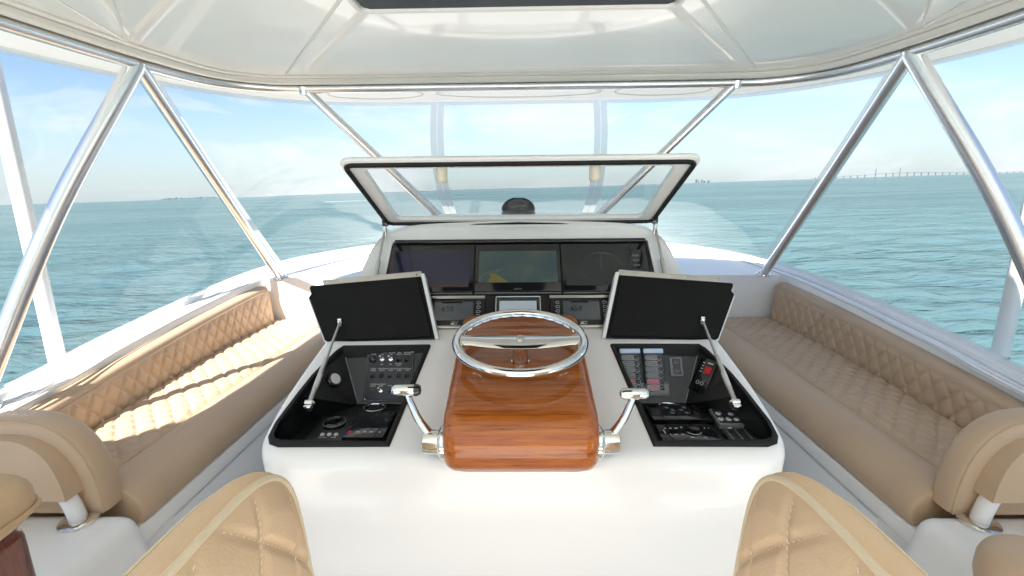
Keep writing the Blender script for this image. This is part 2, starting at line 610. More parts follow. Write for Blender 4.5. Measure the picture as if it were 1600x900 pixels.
def quilt(s, t, ww, hh, amp):
    s, t = s + .004 * math.sin(9 * s + 7 * t) + .002 * math.sin(31 * s), t + .003 * math.sin(13 * s - 5 * t)
    amp *= 1 + .22 * math.sin(5.1 * s + 3 * t) * math.sin(17 * s + 9 * t)
    a = abs(math.sin(math.pi * (s / ww + t / hh)))
    c = abs(math.sin(math.pi * (s / ww - t / hh)))
    q = min(1.0, min(a, c) / .5)
    return amp * (.72 * q * q * (3 - 2 * q) + .28 * (a * c))

# ------------------------------------------------------------------ the sea
def build_sea():
    rng = np.random.default_rng(3)
    ang = np.concatenate([np.linspace(-180, -66, 40, endpoint=False), np.linspace(-66, 66, 460), np.linspace(66, 180, 41)[1:]])
    rr = [2.0]
    while rr[-1] < 30000:
        rr.append(rr[-1] * 1.019 + 0.005)
    rr = np.array(rr)
    A, R = np.meshgrid(np.radians(ang), rr)
    X, Y = R * np.sin(A), R * np.cos(A)
    cell = np.maximum(R * 0.019, 0.06)
    Z = np.zeros_like(X)
    for i in range(70):
        L = 0.5 * (9.0 / 0.5) ** rng.random()
        th = rad(78) + rng.normal(0, 0.45)
        k = 2 * np.pi / L
        amp = 0.0068 * L ** 0.7 * (0.6 + 0.8 * rng.random())
        fade = np.clip((L / cell - 2.2) / 2.5, 0, 1)
        ph = rng.random() * 6.28
        q = k * (X * np.cos(th) + Y * np.sin(th)) + ph
        Z += fade * amp * (np.sin(q) + 0.25 * np.sin(2 * q + 1.2))
    n, mcols = X.shape
    co = np.stack([X, Y, Z], -1).reshape(-1, 3)
    idx = np.arange(n * mcols).reshape(n, mcols)
    q = np.stack([idx[:-1, :-1], idx[:-1, 1:], idx[1:, 1:], idx[1:, :-1]], -1).reshape(-1, 4)
    me = bpy.data.meshes.new('sea')
    me.vertices.add(len(co))
    me.vertices.foreach_set('co', co.astype(np.float32).ravel())
    me.loops.add(q.size)
    me.loops.foreach_set('vertex_index', q.astype(np.int32).ravel())
    me.polygons.add(len(q))
    me.polygons.foreach_set('loop_start', np.arange(0, q.size, 4, dtype=np.int32))
    me.polygons.foreach_set('loop_total', np.full(len(q), 4, dtype=np.int32))
    me.update()
    me.validate()
    me.polygons.foreach_set('use_smooth', np.ones(len(q), dtype=bool))
    if me.polygons[0].normal.z < 0:
        me.flip_normals()
    me.materials.append(M['sea'])
    o = bpy.data.objects.new('sea', me)
    col.objects.link(o)
    o.matrix_world = SEA
    o['kind'] = 'structure'
build_sea()

def on_sea(o):
    o.matrix_world = SEA @ o.matrix_world

# distant land, bridge, skyline and a passing boat
def far_land(name, label, a0, a1, dist, hmax, seed):
    rnd = random.Random(seed)
    N = 60
    top, bot, back = [], [], []
    mb = MB()
    for i in range(N + 1):
        a = a0 + (a1 - a0) * i / N
        e = min(1, min(i, N - i) / 8)
        h = hmax * e * (0.45 + 0.55 * rnd.random()) + 0.5
        bot.append(Vector((math.tan(a) * dist, dist, -2)))
        top.append(Vector((math.tan(a) * dist, dist + 60, h)))
        back.append(Vector((math.tan(a) * dist * 1.06, dist * 1.06, -2)))
    mb.strip(bot, top)
    mb.strip(top, back)
    o = mk(name, mb, 'far_land', smooth=False, label=label, cat='island')
    on_sea(o)
far_land('island', 'low hazy wooded island on the horizon at left, behind the slanted tube', math.atan(-.80), math.atan(-.655), 5200, 26, 1)
far_land('shoreline', 'thin strip of distant shore on the horizon seen beyond the glass hatch', math.atan(-.58), math.atan(.05), 9500, 16, 2)

t_ = thing('city_skyline', 'tiny hazy cluster of towers on the horizon right of the glass hatch', 'skyline', (0, 0, 0))
for i, (tx, h_, w_) in enumerate([(.390, 70, 34), (.394, 38, 30), (.402, 58, 26), (.408, 34, 40), (.416, 44, 24)]):
    mk('tower', MB().box((tx * 9000, 9000 * 1.03, h_ / 2 - 2), (w_, 60, h_), 0), 'concrete', t_, smooth=False)
on_sea(t_)

t_ = thing('long_bridge', 'long low bridge with two slim pylons on the horizon at right', 'bridge', (0, 0, 0))
BD = 6200
def bdeck(u):                                           # deck height along the bridge
    return 14 + 34 * math.exp(-((u - .81) / .11) ** 2)
bx = [.62 + .44 * i / 60 for i in range(61)]
mb = MB()
for k0, k1 in zip(bx[:-1], bx[1:]):
    A, Bp = Vector((k0 * BD, BD, bdeck(k0))), Vector((k1 * BD, BD, bdeck(k1)))
    vs = []
    for P_ in (A, Bp):
        vs += [P_ + Vector((0, -8, -3)), P_ + Vector((0, 8, -3)), P_ + Vector((0, 8, 3)), P_ + Vector((0, -8, 3))]
    mb.add(vs, [(0, 1, 5, 4), (1, 2, 6, 5), (2, 3, 7, 6), (3, 0, 4, 7)])
mk('bridge_deck', mb, 'concrete', t_, smooth=False)
for k in range(1, 60, 2):
    u = bx[k]
    if abs(u - .752) < .01 or abs(u - .802) < .01:
        continue
    mk('pier', MB().box((u * BD, BD, bdeck(u) / 2 - 3), (9, 9, bdeck(u)), 0), 'concrete', t_, smooth=False)
for u in (.752, .802):
    mk('pylon', MB().tube([(u * BD, BD, -3), (u * BD, BD, 60), (u * BD, BD, 118)], [8, 6, 3], 8), 'concrete', t_)
on_sea(t_)

# motor boat under way, far off to the left of the compass
BB = Vector((-.2585 * 300, 300, 0))
t_ = thing('motor_boat', 'small white motor boat under way, seen through the glass hatch at left', 'boat', BB)
hull = MB()
secs = []
for (lx, hw, zt, zb) in ((-4, 1.1, 1.0, -.2), (-1, 1.25, 1.05, -.3), (2, 1.0, 1.25, -.3), (3.6, .45, 1.5, 0), (4.5, .05, 1.6, .8)):
    secs.append([BB + Vector((lx, -hw, zt)), BB + Vector((lx, -hw * .75, zb)), BB + Vector((lx, hw * .75, zb)), BB + Vector((lx, hw, zt))])
for a, c in zip(secs[:-1], secs[1:]):
    hull.strip(a, c)
    hull.add([a[0], a[3], c[3], c[0]], [(0, 1, 2, 3)])
hull.add(secs[0], [(0, 1, 2, 3)])
mk('hull', hull, 'hull_far', t_)
mk('cabin', MB().box(BB + Vector((.2, 0, 1.5)), (2.4, 1.7, .9), .2), 'hull_far', t_)
mk('windscreen', MB().box(BB + Vector((.9, 0, 1.7)), (1.1, 1.72, .4), .05), 'black_gloss', t_)
mk('canopy', MB().box(BB + Vector((-.1, 0, 2.5)), (2.6, 1.9, .12), .04), 'hull_far', t_)
for dx in (-1.2, 1.0):
    mk('canopy_post', MB().tube([BB + Vector((dx, 0, 1.2)), BB + Vector((dx, 0, 2.5))], .06, 6), 'hull_far', t_)
on_sea(t_)
wk = MB()
wk.grid(lambda u, v: Vector((-.2585 * 300 - 4 - u * 46, 300 + (v - .5) * (1.2 + 5 * u) + .3 * math.sin(9 * u), .22 - .12 * u)), 30, 4)
o = mk('boat_wake', wk, 'foam', label=None, kind='stuff')
on_sea(o)

# ------------------------------------------------------------------ flybridge shell: deck, coaming, foredeck
COut = [(2.0, -3.6), (2.02, -1.5), (2.03, .5), (2.07, 1.6), (2.15, 2.1), (2.2, 2.7), (2.2, 3.4), (2.13, 4.05), (1.95, 4.6), (1.63, 5.13), (1.1, 5.5), (.5, 5.68), (0, 5.72)]
CIn = [(1.88, -3.6), (1.88, .5), (1.92, 1.4), (1.97, 1.75), (2.02, 2.4), (2.04, 3.0), (2.02, 3.48)]
def zl(y):                                              # sheer of the coaming ledge
    return interp([(-3.6, .66), (1.4, .70), (2.4, .758), (3.4, .825), (4.0, .85), (5.2, .86), (6, .86)], y)
oh = catmull([(x, y, 0) for x, y in COut], 6)
outer = [(p.x, p.y) for p in oh] + [(-p.x, p.y) for p in reversed(oh[:-1])]
ih = catmull([(x, y, 0) for x, y in CIn], 5)
inner = [(p.x, p.y) for p in ih]
inner_full = inner + [(-x, y) for x, y in reversed(inner)]

deck = MB()
deck.fill([[(1.95, -3.6), (2.05, 1.4), (2.05, 3.6), (-2.05, 3.6), (-2.05, 1.4), (-1.95, -3.6)]], lambda x, y: Vector((x, y, 0)))
mk('deck', deck, 'nonskid', smooth=False, kind='structure')

t_ = thing('flybridge_coaming', 'white moulded coaming and ledge curving round the flybridge', 'coaming', (0, 3, 0))
mb = MB()
poly = outer + [(-x, y) for x, y in inner] + [(x, y) for x, y in reversed(inner)]
# ledge as strips (keeps it smooth): outboard lip, flat ledge
def ring3(pts, dz, ins=0.0):
    res = []
    n = len(pts)
    for i, (x, y) in enumerate(pts):
        a = Vector(pts[max(0, i - 1)])
        c = Vector(pts[min(n - 1, i + 1)])
        t = (c - a).normalized()
        nx, ny = -t.y, t.x                               # outer runs right-aft -> bow -> left-aft : left normal points inboard
        res.append(Vector((x + nx * ins, y + ny * ins, zl(y) + dz)))
    return res
mb.fill([[(p.x, p.y) for p in ring3(outer, 0, .05)] + [(-x, y) for x, y in inner] + [(x, y) for x, y in reversed(inner)]],
        lambda x, y: Vector((x, y, zl(y))))
mk('ledge', mb, 'gelcoat_shell', t_, angle=40)
mb = MB()
rings = [ring3(outer, 0, .05), ring3(outer, .022, .042), ring3(outer, .03, .02), ring3(outer, .02, 0), ring3(outer, -.03, -.02), ring3(outer, -.9, -.06)]
for a, c in zip(rings[:-1], rings[1:]):
    mb.strip(a, c)
mk('outer_lip', mb, 'gelcoat', t_)
mb = MB()
il = [Vector((x, y, zl(y))) for x, y in inner_full]
i1 = [Vector((p.x - math.copysign(.012, p.x), p.y, p.z - .03)) for p in il]
i2 = [Vector((p.x - math.copysign(.012, p.x), p.y, 0)) for p in il]
mb.strip(il, i1)
mb.strip(i1, i2)
mk('inner_wall', mb, 'gelcoat_shell', t_)
for ins, wd, mt in ((.085, .012, 'track'), (.135, .018, 'gelcoat'), (.165, .006, 'track')):
    mb = MB()
    A, B_ = ring3(outer, .004, ins), ring3(outer, .004, ins + wd)
    A2, B2 = ring3(outer, -.004, ins), ring3(outer, -.004, ins + wd)
    mb.strip(A, B_)
    mb.strip(A2, A)
    mb.strip(B_, B2)
    mk('enclosure_track', mb, mt, t_)

# foredeck and bow rail: hidden behind the coaming, but mirrored in the glossy hardtop
t_ = thing('foredeck', 'white pointed foredeck of the boat below the flybridge, mirrored in the ceiling', 'foredeck', (0, 9, -1.6))
fd = [(0, 13.2), (.35, 12.7), (.9, 11.7), (1.5, 10.2), (1.95, 8.4), (2.25, 6.0), (2.3, 3.0)]
mb = MB()
mb.fill([fd + [(-x, y) for x, y in reversed(fd[1:])]], lambda x, y: Vector((x, y, -1.55)))
A = [Vector((x, y, -1.55)) for x, y in reversed(fd)] + [Vector((-x, y, -1.55)) for x, y in fd[1:]]
mb.strip(A, [Vector((p.x * .8, p.y - .6 * (p.y > 12), -3.6)) for p in A])
mk('deck_moulding', mb, 'gelcoat_shell', t_, smooth=False)
mk('anchor_windlass', MB().lathe([(.16, 0), (.16, .12), (.09, .16), (.12, .30), (.02, .33)], Matrix.Translation((0, 11.7, -1.55))), 'chrome', t_)
for sx in (-1, 1):
    mk('mooring_cleat', MB().tube([(sx * .62, 11.55, -1.42), (sx * .78, 11.55, -1.41)], .03, 8).tube([(sx * .7, 11.55, -1.55), (sx * .7, 11.55, -1.42)], .03, 8), 'black_gloss', t_)
    rp = [Vector((sx * x * .96, y - .1, -.85)) for x, y in fd]
    mk('bow_rail', MB().tube(rp, .02, 8), 'tube', t_)
    for q in fd[1:6]:
        mk('rail_stanchion', MB().tube([(sx * q[0] * .96, q[1] - .1, -1.55), (sx * q[0] * .96, q[1] - .1, -.85)], .016, 6), 'tube', t_)

# ------------------------------------------------------------------ hardtop
HT = [(1.56, -1.6), (1.55, .5), (1.535, 1.45), (1.505, 1.92), (1.43, 2.22), (1.25, 2.375), (1.05, 2.415), (.5, 2.42), (0, 2.42)]
OV = [(2.36, -1.64), (2.34, -.2), (2.06, .3), (2.0, .6), (1.99, 1.5), (1.94, 2.0), (1.82, 2.4), (1.6, 2.75), (1.3, 2.96), (.9, 3.04), (.4, 3.05), (0, 3.05)]  # unseen aft flare is added to keep sun off the companion seats
def full(tab, per=6):
    h = catmull([(x, y, 0) for x, y in tab], per)
    return [(p.x, p.y) for p in h] + [(-p.x, p.y) for p in reversed(h[:-1])]
ht = full(HT)
ov = full(OV)
def zo(y):
    return 2.035
t_ = thing('hardtop', 'glossy off white hardtop ceiling over the flybridge', 'hardtop', (0, 1, 2.05))
mb = MB()
mb.fill([ht], lambda x, y: Vector((x, y, 2.035)))
mk('ceiling_panel', mb, 'ceiling', t_, smooth=False)
mb = MB()
mb.fill([ov + list(reversed(ht))], lambda x, y: Vector((x, y, 2.037)))
mb.strip([Vector((x, y, 2.037)) for x, y in ov], [Vector((x, y, 2.06)) for x, y in offset2(ov, -.015)])
mk('overhang', mb, 'valance', t_, angle=30)
mb = MB()
mb.fill([ht], lambda x, y: Vector((x, y, 2.12)))
mb.strip([Vector((x, y, 2.12)) for x, y in ht], [Vector((x, y, 2.041)) for x, y in ht], True)
mk('top_skin', mb, 'gelcoat_shell', t_, smooth=False)
def inset_ht(d, z):
    hh = full(HT)
    n = len(hh)
    res = []
    for i in range(n):
        a, c = Vector(hh[max(0, i - 1)]), Vector(hh[min(n - 1, i + 1)])
        t = (c - a).normalized()
        res.append(Vector((hh[i][0] - t.y * d, hh[i][1] + t.x * d, z)))
    return res
mk('edge_moulding', MB().tube(inset_ht(.052, 2.024), .026, 12, flat=.8), 'cream', t_)
mk('edge_moulding', MB().tube(inset_ht(.095, 2.032), .014, 10, flat=.6), 'cream', t_)
for sx in (-1, 1):
    for a, c in (((.43, 1.33), (1.10, 2.30)), ((1.45, 1.88), (1.30, 1.40)), ((1.48, 1.86), (1.10, 1.35))):
        mk('panel_seam', MB().tube([(sx * a[0], a[1], 2.035), (sx * c[0], c[1], 2.035)], .0055, 6), 'cream', t_)
# faint arched lines on the front valance, drawn as thin oval beads
for xc, hw in ((-.82, .27), (0, .47), (.82, .27)):
    pts = [(xc + hw * math.cos(a), 2.78 + .13 * math.sin(a), 2.036) for a in np.linspace(0, 2 * math.pi, 40, endpoint=False)]
    mk('valance_arch', MB().tube(pts, .004, 6, closed=True), 'cream', t_)

t_ = thing('overhead_screen', 'black overhead electronics box with a white rim under the ceiling', 'electronics box', (0, 1, 2.03))
mk('housing', MB().box((0, .955, 1.99), (.80, .66, .092), .025, 3), 'black_matte', t_)
mk('rim', MB().tube([(x, y, 1.952) for x, y in rrect(-.405, .405, .62, 1.292, .03)], .009, 8, closed=True), 'white_paint', t_)

# ------------------------------------------------------------------ tube frame
t_ = thing('hardtop_tubework', 'polished aluminium tube frame carrying the hardtop', 'tubework', (0, 2, .8))
mk('perimeter_tube', MB().tube([Vector((x, y, 2.0)) for x, y in ht], .026, 14), 'tube', t_)
for s in (-1, 1):
    node = Vector((s * 1.505, 1.92, 1.995))
    front = Vector((s * 1.90, 3.52, .825))
    mk('front_leg', MB().tube(catmull([node, node.lerp(front, .5) + Vector((s * .01, 0, .01)), front], 8), .03, 16), 'tube', t_)
    rear = Vector((s * 2.02, 1.53, .73))
    mid = node.lerp(rear, .5) + Vector((s * .03, .02, .05))
    mk('rear_leg', MB().tube(catmull([node, mid, rear], 10), .033, 16), 'tube', t_)
    mk('front_brace', MB().tube([(s * 1.07, 2.415, 2.0), (s * .455, 2.70, 1.33)], .023, 14), 'tube', t_)
    fl = mk('leg_flange', MB().lathe([(.062, 0), (.062, .008), (.045, .014), (.034, .03)], Matrix.Translation((s * 1.90, 3.52, .822))), 'chrome', t_)
    mk('leg_flange', MB().lathe([(.062, 0), (.062, .008), (.045, .014), (.034, .03)], Matrix.Translation((s * 2.02, 1.53, zl(1.53) + .002))), 'chrome', t_)
    for p in (node, Vector((s * 1.07, 2.415, 2.0))):
        mk('weld_collar', MB().tube([p + Vector((0, -.03, 0)), p + Vector((0, .03, 0))], .0, 3) if False else MB().lathe([(.0, -.034), (.022, -.03), (.033, 0), (.022, .03), (.0, .034)], Matrix.Translation(p), 14), 'tube', t_)
    for k in range(4):
        a = k * math.pi / 2 + .6
        mk('bolt', MB().lathe([(.006, 0), (.006, .004), (.002, .006)], Matrix.Translation((s * 1.90 + .052 * math.cos(a), 3.52 + .052 * math.sin(a), .83)), 8), 'chrome', fl)

# ------------------------------------------------------------------ clear enclosure panels
def top_curve(n=400):
    h = catmull([(x * .965, y - .05, 0) for x, y in OV], 12)
    return [Vector((p.x, p.y, 0)) for p in h]
def bot_curve():
    h = catmull([(x - .06 * (x > .3), y - (.06 if y > 4 else 0), 0) for x, y in COut], 12)
    return [Vector((p.x, p.y, 0)) for p in h]
def arclen(P):
    s = [0]
    for a, c in zip(P[:-1], P[1:]):
        s.append(s[-1] + (c - a).length)
    return s
TC, BC = top_curve(), bot_curve()
TS, BS = arclen(TC), arclen(BC)
def at(P, S, s):
    x = float(np.interp(s, S, [p.x for p in P]))
    y = float(np.interp(s, S, [p.y for p in P]))
    return x, y
# keys: matching stations (top arc length, bottom arc length), from aft to the bow centreline
def near(P, S, x=None, y=None):
    if y is not None:
        k = min(range(len(P)), key=lambda i: abs(P[i].y - y) + (10 if P[i].y > y + 1 else 0))
    else:
        k = min(range(len(P)), key=lambda i: abs(P[i].x - x) + (0 if P[i].y > 2.2 else 10))
    return S[k]
KT = [0, near(TC, TS, y=1.5), near(TC, TS, x=1.775), near(TC, TS, x=.52), TS[-1]]
KB = [0, near(BC, BS, y=1.6), near(BC, BS, y=3.86), near(BC, BS, x=.62), BS[-1]]
def enc(q, v, sx, off=0.0):
    """q in 0..4 along the keys, v 0 top .. 1 bottom"""
    tx, ty = at(TC, TS, float(np.interp(q, range(5), KT)))
    bx_, by_ = at(BC, BS, float(np.interp(q, range(5), KB)))
    f = v ** (1 + 1.3 * min(1, max(0, q - 2)))
    g = v
    z = 2.03 + (zl(by_) + .03 - 2.03) * v
    x, y = tx + (bx_ - tx) * g, ty + (by_ - ty) * f
    d = Vector((x, y - .5, 0)).normalized() * off
    return Vector((sx * (x + d.x), y + d.y, z))
def panel(name, label, q0, q1, sx, both=False):
    c = enc((q0 + q1) / 2, 1, sx)
    t = thing(name, label, 'clear panel', (0 if both else c.x, c.y, c.z), 'clear vinyl enclosure panels')
    def P(u, v, off=0):
        if both:
            q = 4 - abs(2 * u - 1) * (4 - q0)
            return enc(q, v, 1 if u >= .5 else -1, off)
        return enc(q0 + (q1 - q0) * u, v, sx, off)
    mb = MB()
    mb.grid(lambda u, v: P(u, v) + Vector((0, 0, 0)), 28, 18)
    mk('pane', mb, 'vinyl', t)
    def band(u0, u1, v0, v1, nm):
        mb = MB()
        a = lambda u, v: P(u0 + (u1 - u0) * u, v0 + (v1 - v0) * v, -.004)
        b_ = lambda u, v: P(u0 + (u1 - u0) * u, v0 + (v1 - v0) * v, .004)
        nu, nv = (24, 1) if abs(u1 - u0) > .3 else (1, 20)
        mb.grid(a, nu, nv)
        mk(nm, mb, 'strip', t)
    L = (P(1, .5) - P(.5, .5)).length * 2
    e = .045 / max(L, .3)
    band(0, 1, 0, .018, 'top_border')
    band(0, 1, .975, 1, 'bottom_border')
    band(0, e, .018, .975, 'side_border')
    band(1 - e, 1, .018, .975, 'side_border')
    return t
panel('vinyl_panel', 'clear vinyl windscreen panel in the middle, behind the glass hatch', 3.004, 4, 1, True)
panel('vinyl_panel', 'clear vinyl panel wrapping the front left corner beside the slanted tubes', 2.005, 3, -1)
panel('vinyl_panel', 'clear vinyl panel wrapping the front right corner beside the slanted tubes', 2.005, 3, 1)
panel('vinyl_panel', 'clear vinyl side panel at far left above the sunlit settee', .6, 2, -1)
panel('vinyl_panel', 'clear vinyl side panel at far right above the shaded settee', .6, 2, 1)

# outrigger poles outside
for s, lb in ((-1, 'white upright outrigger pole outside the left settee'), (1, 'white upright outrigger pole outside the right settee')):
    t_ = thing('outrigger_pole', lb, 'pole', (s * 2.4, 2.2, .5), 'outrigger poles')
    mk('pole', MB().tube([(s * 2.4, 2.19, .64), (s * 2.4, 2.2, 1.5), (s * 2.4, 2.22, 3.2), (s * 2.4, 2.25, 6)], [.036, .035, .031, .025], 14), 'white_paint', t_)
    mk('end_cap', MB().lathe([(.02, 0), (.033, .01), (.037, .06)], Matrix.Translation((s * 2.4, 2.19, .60)), 14), 'grey_plastic', t_)
    mk('bracket', MB().tube([(s * 2.4, 2.19, .61), (s * 2.4, 2.19, .45), (s * 2.2, 2.19, .40)], .016, 8), 'chrome', t_)
t_ = thing('anchor_light', 'small clear round lamp on a stalk outside the right rear tube', 'light', (2.6, 2.05, 1.0))
mk('stalk', MB().tube([(2.45, 2.07, .5), (2.45, 2.07, 1.70)], .006, 6), 'white_paint', t_)
mk('lens', MB().lathe([(.012, -.035), (.024, -.03), (.026, 0), (.024, .025), (.012, .035)], Matrix.Translation((2.45, 2.07, 1.735)), 12), 'glass', t_)
mk('cap', MB().lathe([(.026, 0), (.02, .01), (.004, .014)], Matrix.Translation((2.45, 2.07, 1.771)), 12), 'white_paint', t_)

# ------------------------------------------------------------------ helm console
def hc(y):
    return .785 + (y - 1.15) * .32
TRAY = [(.375, 1.16), (.69, 1.16), (.718, 1.17), (.734, 1.195), (.738, 1.24), (.724, 1.36), (.712, 1.44), (.69, 1.52), (.672, 1.575), (.655, 1.597), (.335, 1.60)]
CON = [(.0, 1.115), (.4, 1.115), (.64, 1.12), (.71, 1.135), (.748, 1.17), (.765, 1.24), (.768, 1.4), (.755, 1.6), (.74, 1.75)]
t_console = thing('helm_console', 'white moulded helm console with instrument wells and dash', 'helm console', (0, 1.5, 0))
T = t_console
ch = [(p.x, p.y) for p in catmull([(a, b_, 0) for a, b_ in CON], 5)]
conL = [(x, y) for x, y in ch] + [(-x, y) for x, y in reversed(ch[1:])]
def inset(d):
    cx = []
    n = len(conL)
    out = []
    for i in range(n):
        x, y = conL[i]
        ins = min(1, max(0, (1.72 - y) / .3))
        vx = -math.copysign(1, x) * (abs(x) > .6) * min(1, (abs(x) - .6) / .12) if abs(x) > .6 else 0
        vy = 1.0 if y < 1.125 else max(0, (1.25 - y) / .12)
        l = math.hypot(vx, vy) or 1
        out.append((x + vx / l * d, y + vy / l * d))
    return out
mb = MB()
fnz = lambda x, y: Vector((x, y, hc(y)))
hole = lambda s: [(s * x, y) for x, y in TRAY]
top_loop = inset(.035)
mb.fill([top_loop, hole(1), hole(-1)], fnz)
rgs = []
for k in range(6):
    a = k / 5 * math.pi / 2
    rgs.append([Vector((x, y, hc(y) - .035 * (1 - math.cos(a)))) for x, y in inset(.035 * (1 - math.sin(a)))])
rgs.append([Vector((x, y + .03, .40)) for x, y in conL])
rgs.append([Vector((x, y + .08, 0)) for x, y in conL])
for a, c in zip(rgs[:-1], rgs[1:]):
    mb.strip(a, c, True)
mk('console_body', mb, 'gelcoat', T, angle=28)

# dash hump behind
def hump(u, v):
    th = math.pi * u
    cx, sx_ = math.cos(th), math.sin(th)
    hx = math.copysign(abs(cx) ** .24, cx)
    hz = abs(sx_) ** .24
    Y = v
    wb = interp([(0, .73), (.35, .80), (.7, .86), (1, .80)], Y)
    wt = interp([(0, .635), (.35, .66), (.7, .66), (1, .5)], Y)
    H = interp([(0, 1.345), (.2, 1.362), (.45, 1.362), (.75, 1.31), (1, 1.12)], Y) + .02 * (1 - abs(hx)) * (1 - Y)
    y0 = 1.70 + 1.55 * Y
    sh = .30 * (1 - Y)
    z = .82 + (H - .82) * hz
    x = hx * (wb + (wt - wb) * hz)
    return Vector((x, y0 + sh * hz, z))
mb = MB()
mb.grid(hump, 64, 16)
ring0 = [hump(i / 64, 0) for i in range(65)]
ring1 = [hump(i / 64, 1) for i in range(65)]
mb.add(ring1, [tuple(range(65))])
# front frame with the display opening
D0 = Vector((0, 1.72, .967))
Du = Vector((0, .6475, .762)).normalized()
Dn = Vector((0, -.762, .6475)).normalized()
DF = frame(D0, (1, 0, 0), Du)
opening = [(-.575, -.02), (.575, -.02), (.555, .40), (.54, .412), (-.54, .412), (-.555, .40)]
inner_ring = [DF @ Vector((a, c, 0)) for a, c in opening]
outl = [((p.x), (p - D0).dot(Du)) for p in ring0]
outl = [(a, max(-.14, c)) for a, c in outl]
mb2 = MB()
mb2.fill([outl, opening], lambda a, c: DF @ Vector((a, c, .004 + .0 * c)))
mb2.strip([DF @ Vector((a, c, .004)) for a, c in opening], [DF @ Vector((a, c, -.035)) for a, c in opening], True)
mb.strip([DF @ Vector((a, c, .004)) for a, c in outl], ring0)
mk('dash_hump', mb, 'gelcoat', T, angle=40)
mk('dash_frame', mb2, 'gelcoat', T, smooth=False)
mb = MB()
mb.prism(opening, lambda a, c: DF @ Vector((a, c, -.034)), lambda a, c: DF @ Vector((a, c, -.006)))
mk('display_panel', mb, 'black', T, smooth=False)
mk('display_panel_trim', MB().box((0, .402, .002), (1.09, .018, .02), .006, 3, DF), 'black_gloss', T)

